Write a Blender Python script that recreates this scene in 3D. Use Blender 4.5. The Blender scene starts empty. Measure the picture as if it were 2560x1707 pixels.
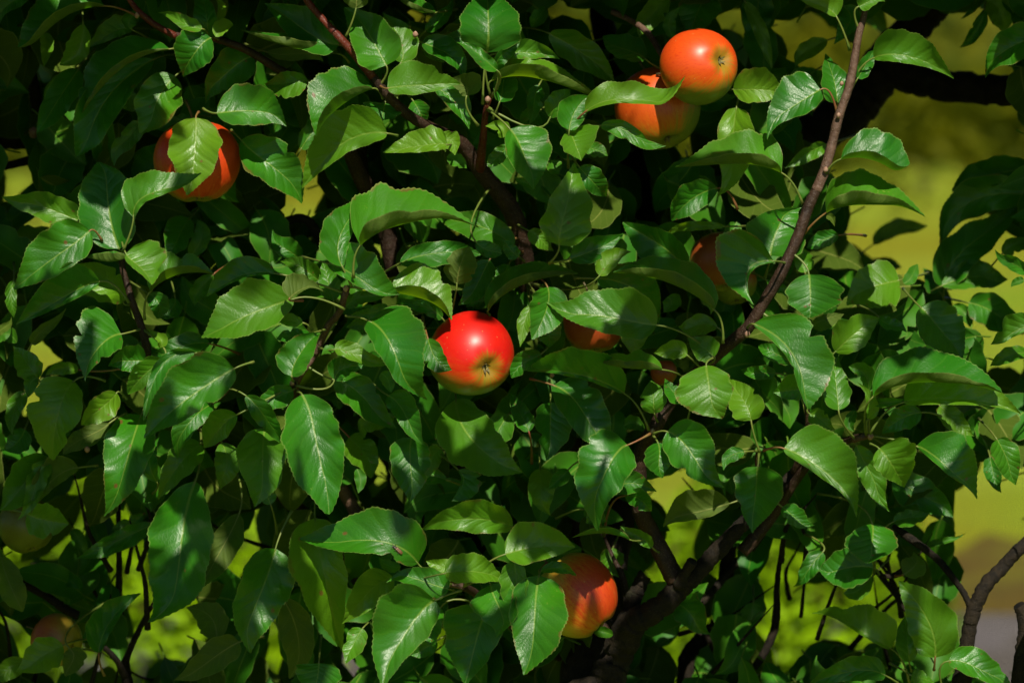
import bpy, math, random
from mathutils import Vector, Matrix, Quaternion

random.seed(11)
R = math.radians
scene = bpy.context.scene
col = scene.collection

# ------------------------------------------------------------------ camera
D = 3.0                       # metres from the lens to the reference plane in the crown
FW = 0.943                    # width of the picture at that plane
U = FW / 2560.0               # metres per photograph pixel at that plane
PITCH = 7.0
CAM = Vector((0.0, 0.0, 1.55))
cd = bpy.data.cameras.new('camera')
cd.sensor_width = 36.0
cd.lens = 36.0 * D / FW
cd.clip_start = 0.05
cd.clip_end = 400.0
cd.dof.use_dof = True
cd.dof.focus_distance = D - 0.085
cd.dof.aperture_fstop = 4.8
cam = bpy.data.objects.new('camera', cd)
col.objects.link(cam)
cam.location = CAM
cam.rotation_euler = (R(90 - PITCH), 0, 0)
scene.camera = cam
ROT = cam.rotation_euler.to_matrix()

# ------------------------------------------------------------------ sky, sun, exposure
SUN_EL, SUN_AZ = R(47), R(8)
world = bpy.data.worlds.new('World')
scene.world = world
world.use_nodes = True
wn = world.node_tree.nodes
sky = wn.new('ShaderNodeTexSky')
sky.sky_type = 'NISHITA'
sky.sun_disc = False
sky.sun_elevation = SUN_EL
sky.sun_rotation = math.pi - SUN_AZ
sky.altitude = 1200.0
sky.air_density = 0.6
sky.dust_density = 0.3
world.node_tree.links.new(sky.outputs[0], wn['Background'].inputs[0])
wn['Background'].inputs[1].default_value = 0.05
sd = bpy.data.lights.new('sun', 'SUN')
sd.energy = 5.0
sd.angle = R(0.53)
sd.color = (1.0, 0.93, 0.77)
sun = bpy.data.objects.new('sun', sd)
col.objects.link(sun)
SUN = Vector((math.sin(SUN_AZ) * math.cos(SUN_EL), -math.cos(SUN_AZ) * math.cos(SUN_EL), math.sin(SUN_EL)))
sun.rotation_euler = (-SUN).to_track_quat('-Z', 'Y').to_euler()
sun.location = (1, -3, 6)
vs = scene.view_settings
vs.view_transform = 'Standard'
vs.look = 'None'
vs.gamma = 1.0
vs.exposure = 0.46
vs.use_curve_mapping = False
scene.cycles.use_denoising = True
scene.cycles.max_bounces = 4
scene.cycles.diffuse_bounces = 2
scene.cycles.glossy_bounces = 2
scene.cycles.transmission_bounces = 2
scene.cycles.use_adaptive_sampling = True
scene.cycles.adaptive_threshold = 0.02
scene.cycles.sample_clamp_indirect = 4.0


def at(x, y, d=0.0):
    """point seen at photograph pixel x, y; d metres nearer than the reference plane"""
    z = D - d
    return CAM + ROT @ Vector(((x - 1280.0) * U / D * z, -(y - 853.5) * U / D * z, -z))


# ------------------------------------------------------------------ materials
def mat(name):
    m = bpy.data.materials.new(name)
    m.use_nodes = True
    nt = m.node_tree
    for n in list(nt.nodes):
        if n.type != 'OUTPUT_MATERIAL':
            nt.nodes.remove(n)
    return m, nt, nt.nodes['Material Output']


class G:
    """small helper that writes shader nodes"""

    def __init__(s, nt):
        s.nt = nt

    def put(s, sock, v):
        if isinstance(v, bpy.types.NodeSocket):
            s.nt.links.new(v, sock)
        elif v is not None:
            sock.default_value = v

    def n(s, typ, **kw):
        o = s.nt.nodes.new(typ)
        for k, v in kw.items():
            setattr(o, k, v)
        return o

    def m(s, op, a, b=None, c=None, clamp=False):
        o = s.n('ShaderNodeMath', operation=op, use_clamp=clamp)
        s.put(o.inputs[0], a)
        s.put(o.inputs[1], b)
        s.put(o.inputs[2], c)
        return o.outputs[0]

    def mix(s, f, a, b, typ='MIX'):
        o = s.n('ShaderNodeMix', data_type='RGBA', blend_type=typ)
        s.put(o.inputs[0], f)
        for k, v in ((6, a), (7, b)):
            if isinstance(v, tuple) and len(v) == 3:
                v = v + (1.0,)
            s.put(o.inputs[k], v)
        return o.outputs[2]

    def step(s, v, lo, hi, a=0.0, b=1.0):
        o = s.n('ShaderNodeMapRange', interpolation_type='SMOOTHSTEP')
        for k, x in enumerate((v, lo, hi, a, b)):
            s.put(o.inputs[k], x)
        return o.outputs[0]

    def noise(s, vec, scale, detail=3.0, rough=0.55, dist=0.0):
        o = s.n('ShaderNodeTexNoise')
        s.put(o.inputs['Vector'], vec)
        o.inputs['Scale'].default_value = scale
        o.inputs['Detail'].default_value = detail
        o.inputs['Roughness'].default_value = rough
        o.inputs['Distortion'].default_value = dist
        return o.outputs[0]

    def voro(s, vec, scale, feature='F1'):
        o = s.n('ShaderNodeTexVoronoi', feature=feature)
        s.put(o.inputs['Vector'], vec)
        o.inputs['Scale'].default_value = scale
        return o.outputs['Distance']

    def bump(s, h, strength, dist, normal=None):
        o = s.n('ShaderNodeBump')
        o.inputs['Strength'].default_value = strength
        o.inputs['Distance'].default_value = dist
        s.put(o.inputs['Height'], h)
        s.put(o.inputs['Normal'], normal)
        return o.outputs[0]

    def pbr(s, color, rough=0.6, normal=None, spec=0.5, **kw):
        o = s.n('ShaderNodeBsdfPrincipled')
        if isinstance(color, tuple) and len(color) == 3:
            color = color + (1.0,)
        s.put(o.inputs['Base Color'], color)
        s.put(o.inputs['Roughness'], rough)
        s.put(o.inputs['Normal'], normal)
        s.put(o.inputs['Specular IOR Level'], spec)
        for k, v in kw.items():
            s.put(o.inputs[k.replace('_', ' ')], v)
        return o.outputs[0]


def leaf_material(name, detail):
    m, nt, out = mat(name)
    g = G(nt)
    uv = g.n('ShaderNodeUVMap', uv_map='UVMap').outputs[0]
    at_ = g.n('ShaderNodeAttribute', attribute_name='leafdat')
    sep = g.n('ShaderNodeSeparateColor')
    g.put(sep.inputs[0], at_.outputs['Color'])
    edge, rnd, kind = sep.outputs[0], sep.outputs[1], sep.outputs[2]
    sx = g.n('ShaderNodeSeparateXYZ')
    g.put(sx.inputs[0], uv)
    u = sx.outputs[0]
    ay = g.m('ABSOLUTE', g.m('SUBTRACT', sx.outputs[1], 0.5))
    # vector that differs from leaf to leaf
    cmb = g.n('ShaderNodeCombineXYZ')
    g.put(cmb.inputs[0], u)
    g.put(cmb.inputs[1], sx.outputs[1])
    g.put(cmb.inputs[2], g.m('MULTIPLY', rnd, 37.0))
    vec = cmb.outputs[0]
    # veins
    big = g.noise(vec, 2.2, 2.0)
    wob = g.m('MULTIPLY', g.m('SUBTRACT', big, 0.5), 1.5)
    ph = g.m('ADD', g.m('MULTIPLY', g.m('SUBTRACT', u, g.m('MULTIPLY', ay, g.m('SUBTRACT', 1.15, g.m('MULTIPLY', ay, 1.1)))), 6.6), wob)
    ph = g.m('ADD', ph, g.m('MULTIPLY', g.m('SIGN', g.m('SUBTRACT', sx.outputs[1], 0.5)), 0.22))
    vd = g.m('ABSOLUTE', g.m('SUBTRACT', g.m('FRACT', ph), 0.5))            # 0 on a vein
    lat = g.step(vd, 0.0, 0.06, 1.0, 0.0)
    latb = g.step(vd, 0.0, 0.34, 0.0, 1.0)
    midw = g.m('MULTIPLY', g.m('SUBTRACT', 1.15, u), 0.016)
    mid = g.step(ay, g.m('MULTIPLY', midw, 0.45), midw, 1.0, 0.0)
    net = g.voro(vec, 34.0, 'DISTANCE_TO_EDGE') if detail else 1.0
    # colours of the upper face
    up = g.mix(rnd, (0.0085, 0.086, 0.0022), (0.024, 0.130, 0.0018))
    up = g.mix(g.step(big, 0.35, 0.7), up, (0.013, 0.078, 0.0018))
    up = g.mix(g.m('MULTIPLY', kind, 0.72, clamp=True), up, (0.085, 0.175, 0.004))
    up = g.mix(g.m('MULTIPLY', lat, 0.22), up, (0.055, 0.160, 0.010))
    up = g.mix(g.m('MULTIPLY', g.step(net, 0.0, 0.05, 1.0, 0.0), 0.13), up, (0.05, 0.17, 0.012))
    up = g.mix(g.m('MULTIPLY', mid, 0.66), up, (0.12, 0.20, 0.022))
    sp = g.noise(vec, 46.0, 1.0, 0.6) if detail else 0.0
    area = g.m('SUBTRACT', 1.0, big)
    speck = g.m('MULTIPLY', g.step(sp, 0.665, 0.70), g.step(area, g.m('SUBTRACT', 0.70, g.m('MULTIPLY', rnd, 0.25)), 0.82))
    up = g.mix(g.m('MULTIPLY', speck, 0.7), up, (0.20, 0.24, 0.035))
    dots = g.m('MULTIPLY', g.step(g.voro(vec, 26.0) if detail else 1.0, 0.06, 0.10, 1.0, 0.0), g.step(area, 0.5, 0.62))
    up = g.mix(g.m('MULTIPLY', dots, 0.55), up, (0.20, 0.25, 0.09))
    rust = g.step(g.voro(vec, 4.4) if detail else 1.0, 0.07, 0.12, 1.0, 0.0)
    rust = g.m('MULTIPLY', rust, g.step(rnd, 0.40, 0.42))
    up = g.mix(g.m('MULTIPLY', rust, 0.85), up, (0.10, 0.040, 0.012))
    if detail:
        brn = g.step(g.m('ADD', edge, g.m('MULTIPLY', g.noise(vec, 6.0, 2.0), 0.8)), 1.38, 1.46)
        brn = g.m('MULTIPLY', brn, g.step(rnd, 0.66, 0.70))
        up = g.mix(g.m('MULTIPLY', brn, 0.8), up, (0.085, 0.042, 0.012))
    rim = g.step(edge, 0.945, 0.995)
    up = g.mix(g.m('MULTIPLY', rim, 0.55), up, (0.15, 0.21, 0.045))
    # colours of the lower face
    un = g.mix(big, (0.034, 0.064, 0.006), (0.052, 0.080, 0.009))
    un = g.mix(g.m('MULTIPLY', lat, 0.45), un, (0.085, 0.115, 0.02))
    un = g.mix(g.m('MULTIPLY', g.step(net, 0.0, 0.06, 1.0, 0.0), 0.22), un, (0.085, 0.115, 0.02))
    un = g.mix(mid, un, (0.12, 0.14, 0.03))
    un = g.mix(g.m('MULTIPLY', rim, 0.5), un, (0.16, 0.19, 0.05))
    # relief
    h1 = g.m('ADD', g.m('MULTIPLY', latb, 1.1), g.m('MULTIPLY', g.step(ay, 0.0, 0.03), 0.8))
    if detail:
        h2 = g.m('MULTIPLY', g.step(net, 0.0, 0.2), 0.30)
        hh = g.m('ADD', h1, g.m('MULTIPLY', h2, g.m('ADD', 0.35, g.m('MULTIPLY', big, 0.9))))
        hh = g.m('ADD', hh, g.m('MULTIPLY', g.noise(vec, 5.0, 1.0), 1.6))
        nrm = g.bump(hh, 0.34, 0.0011)
    else:
        nrm = None
    rough = g.m('ADD', 0.31 if detail else 0.46, g.m('MULTIPLY', big, 0.24))
    bf = g.n('ShaderNodeNewGeometry').outputs['Backfacing']     # the lower face of the blade is paler and duller
    cface = g.mix(bf, up, un)
    rough = g.m('ADD', g.m('MULTIPLY', bf, 0.3), rough)
    spec = g.m('SUBTRACT', 0.44 if detail else 0.26, g.m('MULTIPLY', bf, 0.2))
    s_face = g.pbr(cface, rough, nrm, spec)
    tr = g.n('ShaderNodeBsdfTranslucent')
    trc = g.mix(g.m('MULTIPLY', kind, 0.7, clamp=True), ((0.030, 0.095, 0.001) if detail else (0.016, 0.046, 0.0006)), (0.13, 0.20, 0.002))
    trc = g.mix(g.m('MULTIPLY', g.m('ADD', g.m('MULTIPLY', lat, 0.5), mid, clamp=True), 0.6), trc, (0.035, 0.085, 0.004))
    g.put(tr.inputs[0], trc)
    add = g.n('ShaderNodeAddShader')
    g.put(add.inputs[0], s_face)
    g.put(add.inputs[1], tr.outputs[0])
    g.put(out.inputs[0], add.outputs[0])
    return m


def bark_material(name, c1, c2, dots, scale=60.0, rough=0.7):
    m, nt, out = mat(name)
    g = G(nt)
    p = g.n('ShaderNodeNewGeometry').outputs['Position']
    n1 = g.noise(p, scale, 5.0, 0.65)
    n2 = g.noise(p, scale * 5, 3.0)
    c = g.mix(g.step(n1, 0.3, 0.7), c1, c2)
    if name == 'old_bark':
        li = g.step(g.noise(p, 30.0, 4.0, 0.7), 0.60, 0.68)
        c = g.mix(g.m('MULTIPLY', li, 0.4), c, (0.030, 0.033, 0.015))
        n1 = g.m('ADD', n1, g.m('MULTIPLY', g.noise(p, 28.0, 3.0), 1.5))
    d = g.step(g.voro(p, 620.0), 0.13, 0.2, 1.0, 0.0)
    c = g.mix(g.m('MULTIPLY', d, dots), c, (0.42, 0.34, 0.24))
    h = g.m('ADD', g.m('MULTIPLY', n1, 1.5), g.m('ADD', g.m('MULTIPLY', n2, 0.5), g.m('MULTIPLY', d, dots)))
    g.put(out.inputs[0], g.pbr(c, rough, g.bump(h, 0.8, 0.0022), 0.25))
    return m


def plain_material(name, c1, c2, scale=40.0, rough=0.5, bump=0.3, bdist=0.0008, spec=0.5):
    m, nt, out = mat(name)
    g = G(nt)
    p = g.n('ShaderNodeNewGeometry').outputs['Position']
    n1 = g.noise(p, scale, 4.0)
    g.put(out.inputs[0], g.pbr(g.mix(g.step(n1, 0.3, 0.7), c1, c2), rough, g.bump(n1, bump, bdist), spec))
    return m


def apple_material(name, red, orange, ground, lo, hi, bd, calyx_green=0.35, streak=0.35):
    """skin of one apple: blush towards bd (object space), ground colour elsewhere"""
    m, nt, out = mat(name)
    g = G(nt)
    oc = g.n('ShaderNodeTexCoord').outputs['Object']
    dt = g.n('ShaderNodeVectorMath', operation='DOT_PRODUCT')
    nz = g.n('ShaderNodeVectorMath', operation='NORMALIZE')
    g.put(nz.inputs[0], oc)
    g.put(dt.inputs[0], nz.outputs[0])
    b = Vector(bd).normalized()
    dt.inputs[1].default_value = b
    sx = g.n('ShaderNodeSeparateXYZ')
    g.put(sx.inputs[0], nz.outputs[0])
    ang = g.m('ARCTAN2', sx.outputs[1], sx.outputs[0])
    cv = g.n('ShaderNodeCombineXYZ')
    g.put(cv.inputs[0], g.m('MULTIPLY', g.m('COSINE', ang), 3.0))
    g.put(cv.inputs[1], g.m('MULTIPLY', g.m('SINE', ang), 3.0))
    g.put(cv.inputs[2], g.m('MULTIPLY', sx.outputs[2], 0.55))
    st = g.noise(cv.outputs[0], 4.5, 4.0, 0.65)
    bl = g.noise(oc, 38.0, 3.0)
    v = g.m('ADD', dt.outputs['Value'], g.m('ADD', g.m('MULTIPLY', g.m('SUBTRACT', st, 0.5), streak * 2), g.m('MULTIPLY', g.m('SUBTRACT', bl, 0.5), 0.5)))
    c = g.mix(g.step(v, lo, hi), ground, orange)
    c = g.mix(g.step(v, (lo + hi) / 2, hi + 0.25), c, red)
    cv2 = g.n('ShaderNodeVectorMath', operation='MULTIPLY')
    g.put(cv2.inputs[0], cv.outputs[0])
    cv2.inputs[1].default_value = (1.0, 1.0, 1.6)
    fine = g.noise(cv2.outputs[0], 13.0, 3.0, 0.6)
    stripe = g.m('MULTIPLY', g.step(fine, 0.50, 0.66), g.step(v, lo, hi))
    dark = tuple(x * y for x, y in zip(red, (0.78, 0.45, 0.8)))
    c = g.mix(g.m('MULTIPLY', stripe, min(0.75, streak * 1.5)), c, dark)
    ca = g.step(g.m('ADD', sx.outputs[2], g.m('MULTIPLY', g.m('SUBTRACT', st, 0.5), 0.25)), -0.99, -0.99 + calyx_green, 1.0, 0.0)
    c = g.mix(g.m('MULTIPLY', ca, 0.8), c, (0.17, 0.175, 0.012))
    ca2 = g.step(sx.outputs[2], 0.82, 0.97)
    c = g.mix(g.m('MULTIPLY', ca2, 0.8), c, (0.22, 0.24, 0.03))
    le = g.step(g.voro(oc, 190.0), 0.07, 0.13, 1.0, 0.0)
    le = g.m('MULTIPLY', le, g.step(g.noise(oc, 260.0, 1.0), 0.45, 0.6))
    c = g.mix(g.m('MULTIPLY', le, 0.45), c, (0.55, 0.36, 0.12))
    nrm = g.bump(g.noise(oc, 55.0, 3.0), 0.10, 0.001)
    g.put(out.inputs[0], g.pbr(c, 0.40, nrm, 0.45, Coat_Weight=0.04, Coat_Roughness=0.3))
    return m


def ground_material(name, cols, scales, rough=0.9):
    m, nt, out = mat(name)
    g = G(nt)
    p = g.n('ShaderNodeNewGeometry').outputs['Position']
    c = cols[0]
    for k, cc in enumerate(cols[1:]):
        c = g.mix(g.step(g.noise(p, scales[k], 4.0, 0.6), 0.42, 0.62), c, cc)
    fine = g.noise(p, 60.0, 4.0, 0.7)
    c = g.mix(g.m('MULTIPLY', fine, 0.45), c, (0.02, 0.02, 0.006))
    g.put(out.inputs[0], g.pbr(c, rough, g.bump(fine, 0.8, 0.03), 0.2))
    return m


def foliage_material(name, c1, c2, tr, trw=1.0):
    m, nt, out = mat(name)
    g = G(nt)
    p = g.n('ShaderNodeNewGeometry').outputs['Position']
    c = g.mix(g.step(g.noise(p, 3.0, 4.0), 0.35, 0.65), c1, c2)
    s = g.pbr(c, 0.6, None, 0.1)
    t = g.n('ShaderNodeBsdfTranslucent')
    t.inputs[0].default_value = tr + (1.0,)
    a = g.n('ShaderNodeAddShader')
    g.put(a.inputs[0], s)
    g.put(a.inputs[1], t.outputs[0])
    g.put(out.inputs[0], a.outputs[0])
    return m


M_LEAF = leaf_material('apple_leaf', True)
M_LEAF2 = leaf_material('apple_leaf_plain', False)
M_OLD = bark_material('old_bark', (0.0042, 0.0029, 0.0016), (0.0165, 0.0108, 0.0050), 0.1, 110.0, 0.85)
M_RED = bark_material('red_shoot_bark', (0.060, 0.010, 0.006), (0.115, 0.022, 0.012), 0.75, 50.0, 0.45)
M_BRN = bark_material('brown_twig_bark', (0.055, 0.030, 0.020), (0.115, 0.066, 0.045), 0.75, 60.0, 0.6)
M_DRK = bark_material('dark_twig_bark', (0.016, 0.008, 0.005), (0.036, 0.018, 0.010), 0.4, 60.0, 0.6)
M_PET = plain_material('petiole_green', (0.085, 0.135, 0.018), (0.13, 0.155, 0.028), 90.0, 0.5)
M_PETR = plain_material('petiole_reddish', (0.16, 0.11, 0.028), (0.17, 0.045, 0.022), 70.0, 0.5)
M_BUD = plain_material('bud_scales', (0.22, 0.10, 0.07), (0.33, 0.22, 0.15), 300.0, 0.7)
M_SEPAL = plain_material('dry_sepal', (0.055, 0.035, 0.015), (0.20, 0.17, 0.05), 300.0, 0.8)
M_STALK = plain_material('apple_stalk', (0.06, 0.05, 0.015), (0.10, 0.06, 0.025), 200.0, 0.6)


# ------------------------------------------------------------------ mesh helpers
def new_obj(name, verts, faces, material, parent=None, loc=None, smooth=True):
    me = bpy.data.meshes.new(name)
    me.from_pydata(verts, [], faces)
    if smooth:
        me.polygons.foreach_set('use_smooth', [True] * len(me.polygons))
    me.materials.append(material)
    me.update()
    o = bpy.data.objects.new(name, me)
    col.objects.link(o)
    if parent is not None:
        o.parent = parent
    if loc is not None:
        o.location = loc
    return o


def tag(o, label=None, cat=None, group=None, kind=None):
    for k, v in (('label', label), ('category', cat), ('group', group), ('kind', kind)):
        if v:
            o[k] = v
    return o


def catmull(pts, n):
    out = []
    P = [pts[0]] + list(pts) + [pts[-1]]
    for i in range(1, len(P) - 2):
        a, b, c, d = P[i - 1], P[i], P[i + 1], P[i + 2]
        for k in range(n):
            t = k / n
            out.append(tuple(0.5 * (2 * b[j] + (c[j] - a[j]) * t + (2 * a[j] - 5 * b[j] + 4 * c[j] - d[j]) * t * t
                                    + (3 * b[j] - a[j] - 3 * c[j] + d[j]) * t ** 3) for j in range(len(b))))
    out.append(tuple(pts[-1]))
    return out


def tube(pts, sides=8, knob=0.0, cap=True, seed=0):
    """pts: (Vector, radius) -> verts, faces"""
    rg = random.Random(seed)
    verts, faces = [], []
    ref = Vector((0.13, 1, 0.21)).normalized()
    n = len(pts)
    for i, (p, r) in enumerate(pts):
        t = (pts[min(i + 1, n - 1)][0] - pts[max(i - 1, 0)][0]).normalized()
        a = t.cross(ref)
        if a.length < 1e-3:
            a = t.cross(Vector((1, 0, 0)))
        a.normalize()
        b = t.cross(a)
        rr = r * (1 + knob * (rg.random() - 0.4))
        for k in range(sides):
            th = 2 * math.pi * k / sides
            q = rr * (1 + knob * 0.6 * (rg.random() - 0.5))
            verts.append(p + (a * math.cos(th) + b * math.sin(th)) * q)
    for i in range(n - 1):
        for k in range(sides):
            k2 = (k + 1) % sides
            faces.append((i * sides + k, i * sides + k2, (i + 1) * sides + k2, (i + 1) * sides + k))
    if cap:
        faces.append(tuple(range(sides - 1, -1, -1)))
        faces.append(tuple((n - 1) * sides + k for k in range(sides)))
    return verts, faces


# ------------------------------------------------------------------ ground and far background
lawn = new_obj('lawn', [(-120, -20, 0), (120, -20, 0), (120, 200, 0), (-120, 200, 0)], [(0, 1, 2, 3)],
               ground_material('lawn_grass', [(0.260, 0.390, 0.012), (0.370, 0.450, 0.034), (0.290, 0.300, 0.006)], [0.55, 0.34]), smooth=False)
tag(lawn, kind='structure')
soil = new_obj('soil', [(-12, 7.0, 0.004), (12, 7.1, 0.004), (12, 8.4, 0.004), (6, 7.9, 0.004), (1.6, 8.0, 0.004), (1.25, 8.45, 0.004), (1.0, 7.9, 0.004), (0.7, 8.3, 0.004), (-5, 8.1, 0.004), (-12, 8.2, 0.004)],
               [(0, 1, 2, 3, 4, 5, 6, 7, 8, 9)], ground_material('dry_soil', [(0.150, 0.100, 0.010), (0.170, 0.155, 0.012), (0.12, 0.08, 0.012)], [1.7, 2.9]), smooth=False)
tag(soil, kind='structure')
path = new_obj('path', [(-12, 5.2, 0.008), (12, 5.3, 0.008), (12, 7.45, 0.008), (-12, 7.35, 0.008)], [(0, 1, 2, 3)],
               ground_material('grey_path', [(0.150, 0.132, 0.142), (0.185, 0.165, 0.172), (0.13, 0.112, 0.105)], [2.0, 4.0]), smooth=False)
tag(path, kind='structure')


def leaf_cards(pts, size, rg):
    v, f = [], []
    for p in pts:
        d = Vector((rg.gauss(0, 1), rg.gauss(0, 1), rg.gauss(0, 0.7))).normalized()
        e = d.cross(Vector((rg.gauss(0, 1), rg.gauss(0, 1), rg.gauss(0, 1)))).normalized()
        s = size * rg.uniform(0.6, 1.3)
        b = len(v)
        nn = d.cross(e) * s * 0.12
        v += [p - d * s, p + e * s * 0.5 + nn, p + d * s, p - e * s * 0.5 + nn]
        f += [(b, b + 1, b + 2), (b, b + 2, b + 3)]
    return v, f


rg = random.Random(5)
hedge = bpy.data.objects.new('hedge', None)
col.objects.link(hedge)
hedge.location = (0, 23, 0)
tag(hedge, 'olive green clipped hedge far behind the lawn, out of focus', 'hedge')
hv, hf = [], []
NX, NZ = 60, 8
for i in range(NX + 1):
    for j in range(NZ + 1):
        z = 3.2 * j / NZ
        hv.append((-24 + 48 * i / NX, -0.9 * math.sin(math.pi * min(1, 0.25 + 0.75 * j / NZ)) + rg.uniform(-.35, .35), z * (1 + 0.05 * math.sin(i * 1.3))))
for i in range(NX):
    for j in range(NZ):
        a = i * (NZ + 1) + j
        hf.append((a, a + NZ + 1, a + NZ + 2, a + 1))
M_HEDGE = foliage_material('hedge_foliage', (0.096, 0.096, 0.0010), (0.036, 0.050, 0.0008), (0.024, 0.028, 0.0003))
new_obj('body', hv, hf, M_HEDGE, hedge)
pts = []
for k in range(7000):
    pts.append(Vector((rg.uniform(-7, 7), -1.0 + rg.uniform(-0.45, 0.3), rg.uniform(0.0, 3.0))))
for k in range(1500):
    q = rg.random() ** 2
    pts.append(Vector((rg.uniform(-6, 6), -1.2 - 5 * q, rg.uniform(0.0, 0.45 * (1 - q) + .03))))
fo = new_obj('foliage', *leaf_cards(pts, 0.07, rg), M_HEDGE, hedge, smooth=False)
tag(fo, kind='stuff')

M_SHRUB = foliage_material('shrub_foliage', (0.175, 0.300, 0.0010), (0.080, 0.150, 0.0010), (0.07, 0.115, 0.0004))
for (cx, cy, rx, ry, hz, n, lab) in (
        (-0.72, 6.15, 0.42, 0.30, 0.60, 8000, 'low yellow green shrub behind the lower left branches, out of focus'),
        (-0.06, 6.3, 0.22, 0.22, 0.40, 3000, 'small yellow green shrub low behind the middle of the tree, out of focus'),
        (0.53, 6.1, 0.36, 0.30, 0.62, 8000, 'bright yellow green shrub behind the branches at lower right, out of focus')):
    sh = bpy.data.objects.new('shrub', None)
    col.objects.link(sh)
    sh.location = (cx, cy, 0)
    tag(sh, lab, 'shrub', 'shrubs beside the path')
    pts = []
    while len(pts) < n:
        p = Vector((rg.uniform(-1, 1), rg.uniform(-1, 1), rg.uniform(0, 1)))
        q = p.x ** 2 + p.y ** 2 + p.z ** 2
        if 0.35 < q < 1 and math.sin(p.x * 9) * math.sin(p.z * 7 + p.y * 5) < 0.55:
            pts.append(Vector((p.x * rx, p.y * ry, p.z * hz + 0.01)))
    fo = new_obj('foliage', *leaf_cards(pts, 0.018, rg), M_SHRUB, sh, smooth=False)
    tag(fo, kind='stuff')
    for k in range(5):
        e = Vector((rg.uniform(-.7, .7) * rx, rg.uniform(-.6, .6) * ry, hz * rg.uniform(.55, .85)))
        c = catmull([(0.02 * k, 0, 0, .012), (e.x * .4, e.y * .4, e.z * .5, .009), (e.x, e.y, e.z, .004)], 4)
        new_obj('stem', *tube([(Vector(q[:3]), q[3]) for q in c], 6), M_OLD, sh)

# ------------------------------------------------------------------ the apple tree: limbs
TB = Vector((0.06, 3.32, 0.0))
tree = bpy.data.objects.new('apple_tree', None)
col.objects.link(tree)
tree.location = TB
tag(tree, 'apple tree with glossy green leaves and dark branches filling the view', 'tree')


def limb(name, material, pts, sides=9, knob=0.10, sub=6, seed=0):
    """pts: (x, y, radius px, depth cm) in photograph pixels"""
    c = catmull([(at(x, y, d / 100.0).x, at(x, y, d / 100.0).y, at(x, y, d / 100.0).z, r * U) for x, y, r, d in pts], sub)
    if knob > 0.12:
        rj = random.Random(seed)
        c = [tuple(a + rj.uniform(-.07, .07) * q[3] if j < 3 else a for j, a in enumerate(q)) for q in c]
    base = Vector(c[0][:3])
    v, f = tube([(Vector(q[:3]) - base, q[3]) for q in c], sides, knob, True, seed)
    return new_obj(name, v, f, material, tree, base - TB)


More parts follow.
